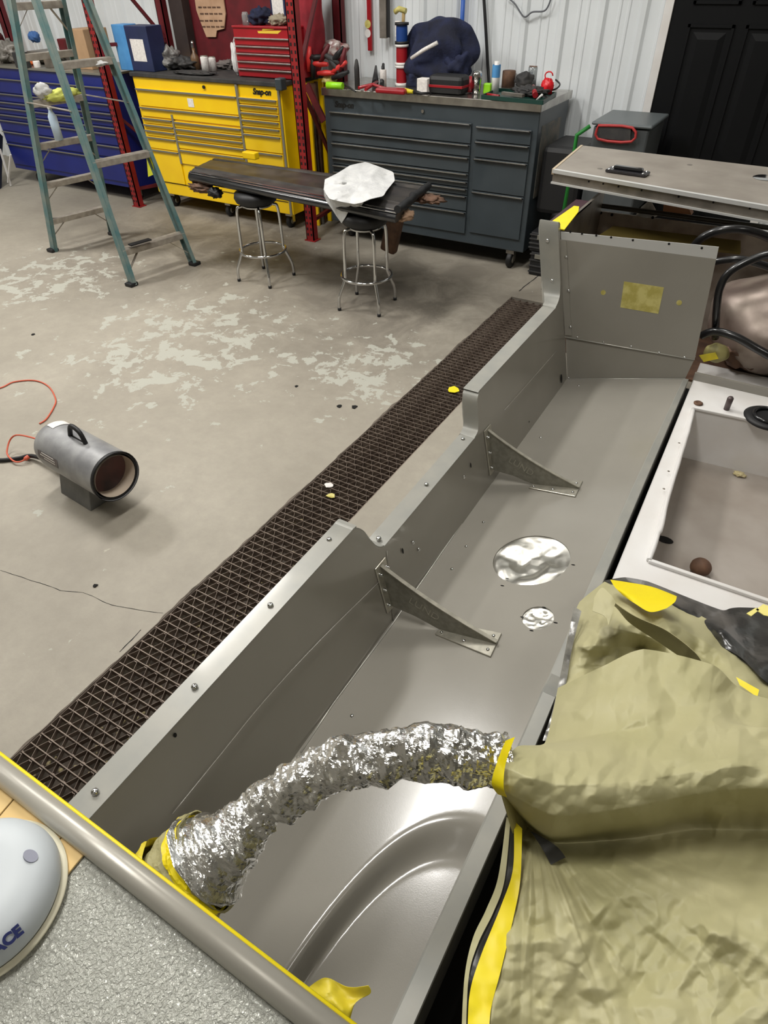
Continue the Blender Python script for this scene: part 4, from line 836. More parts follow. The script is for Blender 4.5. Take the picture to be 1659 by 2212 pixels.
# profile of the gunwale (Y, z) on the leaning side
pf = [(-.35, .845), (.2, .845), (.97, .85), (1.015, .851), (1.04, .842), (1.062, .815), (1.078, .775), (1.10, .735), (1.13, .715), (1.18, .712), (1.70, .715), (1.765, .718), (1.795, .73), (1.806, .76), (1.812, .80), (1.82, .835), (1.845, .853), (1.9, .857), (2.56, .857), (2.64, .862), (2.69, .885), (2.708, .93), (2.712, .98), (2.716, 1.162), (2.738, 1.163)]
def sideX(z): return -.5394 - .22 * z
pf = [(p.y, p.z) for p in bez([(0, y, z) for y, z in pf], 4)]
pfs = [Vector((sideX(z), y, z)) for y, z in pf]
FW = .056
inner = pfs; outer = [p + Vector((-FW - .024 * min(max((p.y - 2.66) / .05, 0), 1), 0, 0)) for i, p in enumerate(pfs)]
fl = MB().grid([inner, outer]).build('gunwale_flange', m_flange, hull, solid=.005)
sk = MB().grid([outer, [p + Vector((0, 0, -.03)) for p in outer]]).build('flange_lip', m_flange, hull, solid=.004)
# inner side skin down to the floor
NS = 120; ys = [(-.35 + (2.735 + .35) * i / NS) for i in range(NS + 1)]
def pz(y):
    for (a, za), (b, zb) in zip(pf[:-1], pf[1:]):
        if y <= b: return za + (zb - za) * (y - a) / max(b - a, 1e-6)
    return pf[-1][1]
ysx = sorted(set([round(y, 4) for y in ys] + [round(a, 4) for a, b in pf]))
ysx = [y for y in ysx if y <= 2.738]
def fz_at(x, y): return floorz(x, y)
rows = []
for k in range(7):
    rows.append([])
    for y in ysx:
        zt_ = pz(y); zb_ = floorz(-.645, y); z = zb_ + (zt_ - zb_) * k / 6; rows[-1].append(Vector((sideX(z), y, z)))
MB().grid(rows).build('side_skin', m_hull, hull)
# outer skin
ro = []
for k in range(3):
    ro.append([Vector((sideX(pz(y)) - FW * .8 + k * .03, y, max(pz(y) - .03, .3) * (1 - k / 2) + .28 * k / 2)) for y in ysx if y < 2.7])
MB().grid(ro).build('outer_skin', m_hull, hull, solid=.004)
m_bilge = mat('bilge_shade', (30, 28, 27), .8)  # coloured near black to stand in for the shade inside the gap
MB().prism([(-.70, -.35, .22), (1.15, -.35, .22), (1.15, 3.42, .22), (-.70, 3.42, .22)], (0, 0, .01)).build('bottom_plate', m_bilge, hull)
MB().box((1.15, -.35, .22), (1.165, 3.42, .8)).build('far_side', m_bilge, hull)
MB().box((-.70, -.365, .22), (1.165, -.35, .8)).build('transom', m_bilge, hull)
# crease bead on the side
def bead(px, name, r=.0022, m=m_hull):
    MB().tube(bez([WP(x, y, .0035) for x, y in px], 4), r, 6).build(name, m, hull)
bead([(372, 1759), (480, 1626), (573, 1512), (690, 1385), (818, 1258)], 'crease', .0014)
bead([(1090, 886), (1150, 818), (1203, 757)], 'crease', .001)
MB().tube(bez([WP(836, 1190, .002), WP(845, 1300, .002), WP(850, 1342, .002)], 4), .0015, 6).build('vertical_seam', m_hull, hull)
# floor of the hull: flat far part with two drain openings, moulded near part
ysplit = .9; RX_ = lambda y: -.103 - .02 * max(0, y - 1.2)
def rx(y):
    return -.138 if y < .7 else -.138 - .018 * min((y - .7) / 1.2, 1)
def fpt(x, y, d=0): return Vector((x, y, floorz(x, y) + d))
ysf = [ysplit + (2.737 - ysplit) * i / 10 for i in range(11)]
poly = [fpt(-.647, y) for y in ysf] + [fpt(rx(y), y) for y in reversed(ysf)]
ffar = MB().prism(poly, (0, 0, -.006)).build('hull_floor', m_hull, hull)
c1h, c2h = FP(1147, 1208), FP(1162, 1334); r1h, r2h = (FP(1063, 1215) - FP(1231, 1205)).length / 2, (FP(1127, 1336) - FP(1197, 1333)).length / 2
nfl = Vector((-.27, -.0167, 1)).normalized()
for c_, r_ in ((c1h, r1h), (c2h, r2h)):
    ct = MB().cyl(c_ - nfl * .05 - Vector(hull['base_at']), c_ + nfl * .05 - Vector(hull['base_at']), r_, n=48).build('tmp', m_hull, None)
    ct.data.transform(Matrix.Translation(ct.location)); ct.location = (0, 0, 0); sv = ffar.parent; ffar.parent = None; cut(ffar, ct); ffar.parent = sv
NX, NY = 60, 110; rows = []
def recess(x, y):
    u, v = (x + .10) / .26, (y + .02) / .62; d = (abs(u) ** 2.6 + abs(v) ** 2.6) ** (1 / 2.6) ; t = min(max((1.04 - d) / .16, 0), 1); return -.05 * t * t * (3 - 2 * t)
for j in range(NY + 1):
    y = -.35 + (ysplit + .35) * j / NY; a, b = -.640, rx(y); rows.append([fpt(a + (b - a) * i / NX, y, recess(a + (b - a) * i / NX, y)) for i in range(NX + 1)])
MB().grid(rows).build('hull_floor', m_hull, hull)
# coaming along the right edge
yl = [-.35 + (2.735 + .35) * i / 40 for i in range(41)]
cw = [(0, -.004), (0, .022), (.004, .026), (.036, .026), (.038, .022), (.038, -.20)]
def coam(y): w_ = (1. - .18 * min(max((y - .9) / .6, 0), 1)) if y < 1.9 else .82 - .26 * min((y - 1.9) / .8, 1); return [Vector((rx(y) + dx * w_, y, floorz(rx(y), y) + dz * (1 if y < 1.0 else .2) if dz > 0 else floorz(rx(y), y) + dz)) for dx, dz in cw]
MB().grid([coam(y) for y in yl], False).build('coaming', m_flange, hull)
ms_ = []
MB().tube([FP(650, 1625, .002), FP(720, 1520, .002), FP(850, 1345, .002), FP(1060, 1040, .002), FP(1222, 818, .002)], .0022, 6).build('weld_seam', mat('seam_light', (196, 194, 186), .3, .4), hull)
# bulkhead
YB = 2.74
bb = dict(bl=(1225, 818), br=(1480, 818), ul=(1222, 722), ur=(1503, 770), tl=(1212, 500), tr=(1553, 533), tl2=(1213, 513), tr2=(1541, 560))
bw = {k: W(x, y, YB) for k, (x, y) in bb.items()}
bw['tl2'] = bw['tl'].lerp(bw['ul'], .07); bw['tr2'] = bw['tr'].lerp(bw['ur'], .10)
MB().prism([bw['bl'], bw['br'], bw['ur'], bw['ul']], (0, .004, 0)).build('lower_bulkhead', m_hull, hull)
MB().prism([bw['ul'] + Vector((0, -.004, -.012)), bw['ur'] + Vector((0, -.004, -.012)), bw['tr2'] + Vector((0, -.004, 0)), bw['tl2'] + Vector((0, -.004, 0))], (0, .0035, 0)).build('bulkhead_panel', m_hull, hull)
MB().prism([bw['tl2'] + Vector((0, -.003, 0)), bw['tr2'] + Vector((0, -.003, 0)), bw['tr'] + Vector((0, -.003, 0)), bw['tl'] + Vector((0, -.003, 0))], (0, .003, 0)).build('top_strip', mat('light_aluminium', (206, 206, 204), .45, .25), hull)
for x, y in ((1232, 497), (1257, 501), (1288, 505), (1320, 509), (1367, 515), (1445, 523), (1516, 532)):
    p = W(x, y + 4, YB - .004); MB().cyl(p, p + Vector((0, .0006, 0)), .0045, n=10).build('screw_hole', m_hole, hull)
def rivet(p, n, r=.007, m=m_chrome):
    MB().lathe([(r, 0), (r * .9, r * .35), (r * .45, r * .6), (0, r * .65)], p, n, 12).build('rivet', m, hull)
for x, y in ((205, 1710), (420, 1483), (584, 1307), (711, 1165), (921, 1046), (1000, 948), (1030, 828), (1088, 767), (1138, 712), (1183, 664)):
    z = .85 if y > 1160 or y < 900 else .72; p = G(x, y, z + .003 if y < 900 or y > 1160 else .719); rivet(p, (0, 0, 1), .0075)
rivet(G(818, 1163, .722), (0, 0, 1), .0085)
for x, y in ((1193, 607), (1183, 520)): rivet(W(x, y, 2.7095), (0, -1, .05), .008)
for x, y in ((1219, 555), (1224, 628), (1228, 706)): rivet(W(x + 4, y, YB - .0088), (0, -1, 0), .0065)
for x, y in ((1247, 728), (1303, 738), (1363, 748), (1424, 761), (1479, 771), (1228, 816)): rivet(W(x, y + 1, YB - .0045), (0, -1, 0), .005)
for x, y in ((1168, 945), (1044, 1128), (1007, 1180), (976, 1229), (760, 1546), (1250, 833)): rivet(FP(x, y, .001), nfl, .005)
nside = Vector((1, 0, .22)).normalized()
for x, y in ((1003, 1030), (893, 1172), (905, 1187)): rivet(WP(x, y, .003), nside, .006)
for x, y, a, b in ((870, 1190, .004, .011), (1017, 1005, .004, .010), (1213, 818, .010, .022), (1143, 911, .004, .004), (378, 1588, .004, .006), (1435, 985, .003, .003)):
    p = WP(x, y, .0032) if x != 1435 else FP(x, y, .001); n_ = nside if x != 1435 else nfl; t1 = n_.orthogonal().normalized(); t2 = Vector((0, 1, 0)); t3 = n_.cross(t2)
    MB().prism([p + t2 * a * math.cos(q) + t3 * b * math.sin(q) for q in [k * math.tau / 12 for k in range(12)]], n_ * .0005).build('drilled_hole', m_hole, hull)
for x, y in ((1096, 1250), (1085, 1265), (1238, 1220), (1128, 1333), (1175, 1312), (1200, 1345), (1148, 1362)):
    p = FP(x, y, .0008); MB().prism([p + Vector((.006 * math.cos(q), .0022 * math.sin(q), .0018 * math.cos(q))) for q in [k * math.tau / 8 for k in range(8)]], nfl * .0005).build('fastener_hole', m_hole, hull)
sl_ = bpy.data.materials['seam_light']
MB().tube([bw['ul'] + Vector((0, -.005, -.012)), bw['ur'] + Vector((0, -.005, -.012))], .002, 6).build('seam_bead', sl_, hull)
MB().tube([bw['bl'] + Vector((0, -.003, .001)), bw['br'] + Vector((0, -.003, .001))], .002, 6).build('seam_bead', sl_, hull)
MB().prism([bw['ul'] + Vector((0, -.0085, 0)), bw['ul'] + Vector((.03, -.0085, .003)), bw['tl'] + Vector((.03, -.0085, -.032)), bw['tl'] + Vector((0, -.0085, -.03))], (0, .004, 0)).build('angle_strip', m_hull, hull)
# masked stamp and spots on the bulkhead
a = [W(x, y, YB - .0048) for x, y in ((1348, 608), (1434, 621), (1422, 678), (1340, 664))]
MB().prism(a, (0, .0007, 0)).build('masked_rectangle', m_gold, hull)['label'] = 'yellowish rectangular unpainted patch'
for x, y in ((1303, 632), (1467, 654)):
    p = W(x, y, YB - .0048); MB().cyl(p, p + Vector((0, .0007, 0)), .0105, n=16).build('masked_spot', m_gold, hull)
# brackets
def bracket(sh, letters, lab):
    t = thing('gusset_bracket', tuple(FP(*sh['tip'])), lab, 'bracket', 'polished gusset brackets bolted inside the hull'); rb = lambda p, n, r: MB().lathe([(r, 0), (r, r * .5), (r * .6, r * .9), (0, r)], p, n, 12).build('bolt', m_chrome, t)
    bp = [FP(x, y) for x, y in sh['base']]; MB().prism(bp, nfl * .006).build('base_plate', m_castal, t, bev=.0015)
    yc = (sh['y0']); tip = FP(*sh['tip'], .006); tip.y = yc
    topw = onplane(*sh['wt'], (0, 1, 0), yc); bot = onplane(*sh['wb'], (0, 1, 0), yc)
    topw = Vector((sideX(topw[2]) + .006, yc, topw[2])); bot = Vector((sideX(bot[2]) + .006, yc, bot[2]))
    heel = Vector(FP(*sh['heel'], .006)); heel.y = yc; heel.z = floorz(heel.x, yc) + .006; tip.z = floorz(tip.x, yc) + .012
    sag = .16
    up = []; mid__ = topw.lerp(tip, .5) + Vector((-.018, 0, -.022)); NN = 14
    for i in range(NN + 1):
        q = i / NN; up.append((1 - q) ** 2 * topw + 2 * q * (1 - q) * mid__ + q * q * tip)
    lo_ = [bot, bot.lerp(heel, .5) + Vector((0, 0, .006)), heel, tip - Vector((0, 0, .006))]
    MB().prism([p - Vector((0, .003, 0)) for p in up + lo_[::-1]], (0, .006, 0)).build('web', mat('cast_web', (150, 147, 136), .42, .35, (132, 130, 120), 60), t)
    MB().grid([[p + Vector((0, -.006, .001)), p + Vector((0, .006, .001))] for p in up], True).build('top_edge', m_castal, t, solid=.003)
    wp = [Vector((sideX(z) + .001, yc + dy, z)) for dy, z in ((-.028, bot.z - .012), (.028, bot.z - .012), (.028, topw.z + .008), (-.028, topw.z + .008))]
    MB().prism(wp, nside * .005).build('wall_plate', m_castal, t, bev=.0015)
    for k in range(3):
        for dy in (-.018, .018):
            z = bot.z + (topw.z - bot.z) * (.12 + .38 * k); p = Vector((sideX(z) + .006, yc + dy, z)); MB().cyl(p, p + nside * .012, .0035, n=8).build('bolt', m_chrome, t); MB().cyl(p, p + nside * .005, .006, n=6).build('nut', m_chrome, t)
    b4 = bp
    for u, v in ((.08, .22), (.5, .2), (.92, .2), (.9, .8), (.5, .82)):
        p = (b4[0].lerp(b4[3], u)).lerp(b4[1].lerp(b4[2], u), v) + nfl * .006; rb(p, nfl, .005)
    ctr = topw.lerp(tip, .40).lerp(bot.lerp(heel, .65), .52); dr_ = (tip - topw).normalized()
    text('engraving', letters, m_castal, t, ctr + Vector((0, -.0034, 0)), dr_ + Vector((0, 0, .02)), (0, 0, 1), .038, ext=.0004, bold=-.0006)
bracket(dict(base=[(940, 1372), (966, 1346), (1084, 1370), (1060, 1421)], tip=(1072, 1390), wt=(815, 1218), wb=(848, 1308), heel=(948, 1362), y0=1.09), 'LUND', 'polished gusset bracket nearest the camera, by the big foil disc')
bracket(dict(base=[(1142, 1056), (1158, 1043), (1259, 1041), (1243, 1075)], tip=(1250, 1056), wt=(1052, 928), wb=(1068, 1015), heel=(1150, 1048), y0=1.86), 'LUND', 'polished gusset bracket further away, near the stepped gunwale')
# foil discs
def foildisc(c, r, lab, seed):
    rows = []; t1 = Vector((1, 0, .27)).normalized(); t2 = nfl.cross(t1)
    for i in range(33):
        q = i / 32; row = []
        for j in range(73):
            a_ = math.tau * j / 72; p = Vector((math.cos(a_) * q, math.sin(a_) * q, seed)); h = -.022 * (1 - q ** 3) * (r / .1) + (facet(p.x * 1.9 + seed, p.y * 1.9, seed) * .022 + .007 * facet(p.x * 4.5, p.y * 4.5, seed)) * (r / .1) * (1 - q ** 6) - .004
            row.append(c + t1 * math.cos(a_) * q * r * .995 + t2 * math.sin(a_) * q * r * .995 + nfl * h)
        rows.append(row)
    tag(MB().grid(rows, True).build('foil_cover', m_foild, None, fix=False), lab, 'foil cover', 'foil covers over the hull openings')
m_foild = mat('smooth_foil', (206, 204, 196), .36, 1., None, bump=.08, bscale=25)
foildisc(c1h, r1h, 'larger crumpled foil disc sealing a round opening in the hull floor', 1.3)
foildisc(c2h, r2h, 'small crumpled foil disc nearer the near bracket', 4.4)

# far compartment behind the bulkhead
YR = 3.42
bay = thing('engine_bay', (-.45, 3.1, .4), 'open bare aluminium compartment behind the grey bulkhead', 'compartment')
lz = 1.144
MB().prism([(-.80, 2.745, .5), (-.80, YR, .5), (-.80, YR, lz), (-.80, 2.745, lz)], (-.012, 0, 0)).build('side_plate', m_dalu, bay)
MB().prism([(-.873, 2.745, 1.135), (-.80, 2.745, 1.135), (-.80, 3.2, 1.135), (-.873, 3.2, 1.135)], (0, 0, .008)).build('side_rim', mat('dark_maroon_edge', (60, 34, 44), .5), bay)
MB().prism([(-.862, 2.74, 1.1435), (-.775, 2.74, 1.1435), (-.80, 3.0, 1.1435), (-.822, 3.08, 1.1435), (-.845, 3.08, 1.1435)], (0, 0, .004)).build('yellow_strip', m_tape, bay)
za_, zb_ = W(1265, 452, YR).z, W(1659, 502, YR).z
MB().prism([(-.81, YR, .45), (.5, YR, .45), (.5, YR, zb_), (-.81, YR, za_)], (0, .012, 0)).build('rear_plate', mat('rear_plate_grey', (186, 176, 164), .5, .3, (146, 134, 122), 9), bay)
MB().tube([W(1250, 436, YR - .01), W(1280, 442, YR), W(1700, 497, YR)], .011, 10).build('rear_tube', mat('dark_tube', (70, 68, 62), .35, .6), bay)
for x, y in ((1298, 458), (1322, 462), (1410, 468)): p = W(x, y + 2, YR - .001); MB().cyl(p, p + Vector((0, -.001, 0)), .007, n=10).build('screw_hole', m_hole, bay)
MB().prism([(-.8, 2.75, .62), (.6, 2.75, .62), (.6, YR, .55), (-.8, YR, .55)], (0, 0, -.01)).build('bay_floor', m_brown, bay)
MB().prism([W(1325, 488, 3.38), W(1600, 520, 3.38), W(1600, 545, 3.30), W(1290, 510, 3.30)], (0, 0, -.01)).build('shelf_strip', mat('olive_brown', (120, 104, 50), .6), bay)
MB().prism([(.05, 3.36, .99), (.55, 3.36, .99), (.55, 3.41, .99), (.05, 3.41, .99)], (0, 0, -.2)).build('rib_plate', m_dalu, bay)
MB().box((-.12, 2.735, .58), (.6, 2.75, .66)).build('front_ledge', m_hull, bay)
tk = thing('tank', (.12, 3.06, .63), 'scuffed beige metal tank in the open compartment', 'tank')
MB().blob((.14, 3.08, .80), (.29, .27, .21), 21, .16, 1.6, 36).build('shell', m_tank, tk)
MB().lathe([(0, 0), (.05, 0), (.05, .03), (.03, .04), (0, .04)], (.27, 2.86, .80), (.2, -.6, .6), 16).build('cap', m_chrome, tk)
t = thing('brass_fitting', tuple(W(1545, 780, 2.80)), 'olive coloured domed fitting wrapped in tape behind the white frame', 'fitting')
MB().blob(W(1548, 762, 2.82), (.05, .035, .04), 3, .1, 2, 18).build('dome', mat('olive_dome', (158, 150, 96), .5), t)
MB().prism([W(1510, 768, 2.775), W(1545, 762, 2.775), W(1552, 775, 2.772), W(1520, 782, 2.772)], (0, .004, 0)).build('yellow_tab', m_tapeo, t)
it('motor_bracket', 'brown worn casting right of the olive fitting', 'casting', m_brown, MB().blob(W(1612, 760, 2.90), (.09, .06, .07), 6, .4, 3, 18))
def hose_(px, r, lab, zoff=0):
    it('rubber_hose', lab, 'hose', mat('hose_black', (24, 24, 26), .3, coat=.3) if 'hose_black' not in bpy.data.materials else bpy.data.materials['hose_black'], MB().tube(bez([W(x, y, Y) for x, y, Y in px], 6), r * 1.15, 12), 'black rubber hoses in the compartment')
hose_([(1500, 530, 3.0), (1520, 512, 2.98), (1560, 497, 2.98), (1610, 497, 3.0), (1665, 515, 3.05), (1720, 550, 3.05)], .014, 'uppermost black hose arching over the tank')
hose_([(1500, 575, 2.9), (1560, 563, 2.88), (1610, 562, 2.88), (1700, 590, 2.9)], .012, 'second black hose crossing just above the tank')
hose_([(1700, 545, 2.84), (1640, 555, 2.82), (1580, 585, 2.79), (1556, 620, 2.78), (1548, 670, 2.79), (1545, 730, 2.84)], .013, 'black hose running down the left side of the tank')
hose_([(1515, 725, 2.80), (1545, 716, 2.78), (1590, 728, 2.76), (1640, 756, 2.75), (1720, 800, 2.76)], .014, 'lowest black hose in front of the tank')
it('paper_towel', 'white paper tuft sticking up behind the rear tube', 'paper', m_cloth, MB().lathe([(.05, 0), (.035, .03), (.0, .07)], W(1400, 450, 3.46) - Vector((0, 0, .03)), n=9))
it('wood_block', 'salmon coloured block behind the rear tube', 'block', mat('salmon_block', (206, 150, 112), .7), MB().prism([W(1432, 458, 3.46), W(1494, 464, 3.46), W(1484, 442, 3.46), W(1434, 432, 3.46)], (0, .05, 0)))
# lid panel lying over the rear
LZ = 1.24
lp = [G(1195, 366, LZ), G(1257, 314, LZ), G(1720, 368, LZ), G(1720, 456, LZ)]
lid = thing('hatch_lid', tuple(lp[0]), 'bare aluminium lid panel with a black recessed handle lying over the open compartment', 'lid')
MB().prism(lp, (0, 0, -.004)).build('top_sheet', m_lidtop, lid, bev=.001)
fdr = (lp[3] - lp[0]).normalized(); fn = Vector((fdr.y, -fdr.x, 0))
def fedge(z0_, z1_, o, dep, name, m):
    a, b = lp[0] + fn * o, lp[3] + fn * o; MB().prism([a + Vector((0, 0, z0_)), b + Vector((0, 0, z0_)), b + Vector((0, 0, z1_)), a + Vector((0, 0, z1_))], -fn * dep).build(name, m, lid)
m_lal = bpy.data.materials['light_aluminium']; fedge(-.014, .0015, .006, .02, 'edge_trim', m_lal); fedge(-.052, -.0142, -.004, .01, 'edge_channel', m_dalu); fedge(-.060, -.052, .006, .03, 'edge_trim', m_lal)
fr_ = (lp[1] - lp[0]).normalized(); MB().beam(lp[0] + Vector((0, 0, -.01)), lp[1] + Vector((0, 0, -.01)), .012, .024).build('side_trim', mat('pale_trim', (196, 178, 152), .5, .3), lid)
for x, y in ((1272, 392), (1303, 397), (1336, 403), (1386, 411), (1466, 425), (1541, 437), (1620, 450)):
    c_ = None; rr_ = ray(x, y); d0 = (lp[0] + fn * -.0035); t_ = float((Vector((d0 - Vector((0, 0, CAMH)))) @ fn)) / float(Vector(rr_) @ fn); p = Vector(O) + Vector(rr_) * t_
    MB().cyl(p + fn * .0005, p + fn * .0015, .0042, n=10).build('screw_hole', m_hole, lid)
hc = G(1355, 374, LZ + .002); hx = (G(1398, 380, LZ) - G(1312, 368, LZ)); L2 = hx.length; hx.normalize(); hy = Vector((-hx.y, hx.x, 0))
def hb(u0, u1, v0, v1, z0_, z1_): return MB().hexa([hc + hx * u + hy * v + Vector((0, 0, z)) for z in (z0_, z1_) for u, v in ((u0, v0), (u1, v0), (u1, v1), (u0, v1))])
hd = hb(-L2 / 2, L2 / 2, -.035, .035, 0, .012).build('handle_plate', mat('gunmetal', (70, 68, 72), .25, .7), lid, bev=.004)
hb(-L2 * .36, L2 * .36, -.012, .02, .0121, .026).build('handle_grip', m_blackgl, hd, bev=.006)
for u in (-.42, .42):
    for v in (-.024, .026): p = hc + hx * L2 * u + hy * v + Vector((0, 0, .012)); MB().lathe([(.007, 0), (.005, .003), (0, .004)], p, n=10).build('screw', m_chrome, hd)
q = G(1655, 384, LZ + .001); MB().lathe([(.0, .002), (.05, .002), (.055, 0)], q, n=20).build('finger_recess', m_chrome, lid)
for x, y in ((1296, 364), (1490, 356)): p = G(x, y, LZ + .0006); MB().lathe([(0, .0006), (.012, .0006), (.013, 0)], p, n=12).build('plugged_hole', mat('dull_spot', (110, 104, 96), .6), lid)

# white liner frame at the right
WZ = .628
lin_ = thing('white_liner', tuple(G(1500, 1000, .4)), 'white moulded hatch frame set in the hull right of the grey tray', 'hatch frame')
o4 = [(1512, 786), (1760, 836), (1830, 1400), (1318, 1262)]; i4 = [(1496, 884), (1800, 948), (1900, 1385), (1400, 1214)]
oo = [G(x, y, WZ) for x, y in o4]; ii = [G(x, y, WZ) for x, y in i4]
oo[0].y = oo[1].y = (oo[0].y + oo[1].y) / 2
mb = MB()
for k in range(4):
    a, b, c_, d_ = oo[k], oo[(k + 1) % 4], ii[(k + 1) % 4], ii[k]; mb.prism([a, b, c_, d_], (0, 0, -.008))
mb.build('top_frame', m_white, lin_, bev=.002)
sk = MB()
for k in range(4):
    a, b = oo[k], oo[(k + 1) % 4]; sk.prism([a, b, b + Vector((0, 0, -.12)), a + Vector((0, 0, -.12))], (0, 0, .0001) if 0 else (.002, .002, 0))
sk.build('outer_skirt', m_white, lin_)
rim = MB()
ir = [G(x, y, WZ + .012) for x, y in ((1500, 888), (1800, 952), (1900, 1380), (1408, 1205))]
for k in range(4): rim.beam(ii[k] + Vector((0, 0, .006)), ii[(k + 1) % 4] + Vector((0, 0, .006)), .014, .012)
rim.build('raised_rim', m_white, lin_, bev=.003)
# wavy bright lip along the left inner edge
pl_ = [G(x, y, WZ + .009) for x, y in ((1497, 884), (1488, 925), (1477, 960), (1465, 1000), (1451, 1045), (1438, 1090), (1428, 1140), (1421, 1152), (1416, 1170), (1402, 1210))]
MB().tube(bez(pl_, 5), [.008 + .0018 * noise.noise(Vector((i * .35, 0, 0))) for i in range(len(pl_) * 5 - 4)], 8).build('torn_lip', m_white, lin_)
WD = .40
iw = MB(); dn = Vector((0, 0, WD - WZ))
for k in range(4): a, b = ii[k], ii[(k + 1) % 4]; iw.add([a, b, b + dn, a + dn], [(0, 1, 2, 3)])
iw.build('inner_wall', m_white, lin_, solid=.004)
MB().prism([p + dn for p in ii], (0, 0, -.01)).build('liner_floor', m_liner, lin_)
hp_ = W(1440, 1165, 1.0)
fh = G(1436, 1166, WD + .001); MB().prism([fh + Vector((.030 * math.cos(q), .018 * math.sin(q), 0)) for q in [k * math.tau / 14 for k in range(14)]], (0, 0, .001)).build('drain_hole', m_hole, lin_)
bp_ = G(1508, 1238, WD + .0005); it('rubber_plug', 'dark brown rubber ball plug lying in the white hatch', 'plug', m_brown, MB().blob(bp_ + Vector((0, 0, .030)), (.034, .034, .030), 2, .04, 2, 20))
p = G(1597, 1027, WD + .001); it('tape_scrap', 'crumpled cream tape scrap lying in the white hatch', 'scrap', m_chip, MB().blob(p + Vector((0, 0, .006)), (.022, .016, .008), 5, .6, 3, 14))
p = G(1508, 872, WZ + .001); MB().lathe([(.017, 0), (.018, .004), (.012, .008), (.008, .003), (0, .003)], p, n=18).build('latch_ring', m_brown, lin_)
p = G(1569, 884, WZ + .001); it('socket_bit', 'short grey cylinder standing on the white frame', 'socket', mat('socket_grey', (96, 84, 84), .4, .4), MB().lathe([(0, 0), (.011, 0), (.012, .05), (.008, .056), (0, .056)], p, n=18))
p = G(1640, 905, WZ + .004); t = thing('cable_coil', tuple(p), 'black round lid with a raised ring lying on the white frame at the right edge', 'lid')
MB().lathe([(0, 0), (.085, 0), (.09, .008), (.075, .016), (.05, .012), (0, .012)], p + Vector((.03, .012, 0)), n=36).build('disc', m_black, t)
MB().tube([p + Vector((.03 + .055 * math.cos(a_), .012 + .055 * math.sin(a_), .018)) for a_ in [k * math.tau / 30 for k in range(30)]], .007, 8, closed=True).build('ring', m_blackgl, t)
for x, y in ((1467, 957), (1444, 1018), (1434, 1056)): q = G(x, y, WZ + .0155); MB().lathe([(0, .0008), (.004, .0008), (.0045, 0)], q, n=10).build('rivet_spot', m_dalu, lin_)
# ================================================================ FOREGROUND
def lattice(ctrl, nx, ny, amp=0., fr=.012, seed=0, ridge=1., amp2=0., lin_=0., fan=None):
    """real sheet through control points (px, py, height); Catmull-Rom both ways, creased by noise in height"""
    def cr(p, t):
        n = len(p); x = t * (n - 1); i = min(int(x), n - 2); f = x - i; a, b, c_, d_ = p[max(i - 1, 0)], p[i], p[i + 1], p[min(i + 2, n - 1)]
        return b.lerp(c_, f) * lin_ + (1 - lin_) * .5 * ((2 * b) + (c_ - a) * f + (2 * a - 5 * b + 4 * c_ - d_) * f * f + (3 * b - a - 3 * c_ + d_) * f ** 3)
    cs = [[Vector(p) for p in r] for r in ctrl]; rows = []
    for j in range(ny + 1):
        col = [cr([cs[a][k] for a in range(len(cs))], j / ny) for k in range(len(cs[0]))]; row = []
        for i in range(nx + 1):
            q = cr(col, i / nx); u = Vector((q.x * fr, q.y * fr, seed))
            h = amp * (facet(u.x, u.y, seed) + .5 * facet(u.y * 2.3 + 5, -u.x * 2.3, seed + 1) - .7) + amp2 * (facet(u.x * 5.1 + u.y, u.y * 5.1, seed + 2) - .5)
            if fan: h += fan(q.x, q.y)
            row.append(G(q.x, q.y, q.z + h))
        rows.append(row)
    return rows
sb = thing('seat_box', (.6, .5, .25), 'dark seat box hidden under the olive masking paper', 'seat')
MB().box((.07, -.30, .232), (1.0, .95, .80)).build('body', mat('seat_box_grey', (70, 68, 64), .7), sb, bev=.03)
# console with tube rail
CZ = 1.35
con = thing('console', (-.3, -.1, .9), 'grey console top with a rough glittering non-slip coating in the near left corner', 'console')
yR = G(300, 1902, CZ + .006).y; rT = 26.5 * mpp(G(300, 1902, CZ + .006))
MB().prism([(-.80, yR - .008, CZ), (.02, yR - .008, CZ), (.02, -.5, CZ), (-.80, -.5, CZ)], (0, 0, -.006)).build('top_panel', m_nonslip, con)
MB().box((-.80, yR - .012, .66), (-.02, yR - .006, CZ - .007)).build('front_skirt', m_hull, con)
MB().tube([(-.80, yR, CZ + .008), (.02, yR, CZ + .008)], rT, 28).build('tube_rail', mat('satin_tube', (178, 174, 164), .34, .25), con)
MB().tube([(-.80, yR + rT + .001, CZ + .006), (.02, yR + rT + .001, CZ + .006)], .0022, 8).build('yellow_edge_tape', m_tape, con)
# pale tan tiles
TZ = CZ + .001
tt = [[(-95, 1640), (35, 1722), (-40, 1810), (-170, 1720)], [(37, 1724), (137, 1806), (100, 1850), (-38, 1812)], [(139, 1807), (186, 1844), (128, 1915), (102, 1852)]]
for i, q in enumerate(tt):
    it('tan_tile', ('tan tile at the picture edge behind the white dome', 'tan tile in the middle of the row behind the white dome', 'tan corner tile at the right end of the row by the rail')[i], 'tile', m_tan, MB().prism([G(x, y, TZ) for x, y in q], (0, 0, .0025)), bev=.0006)
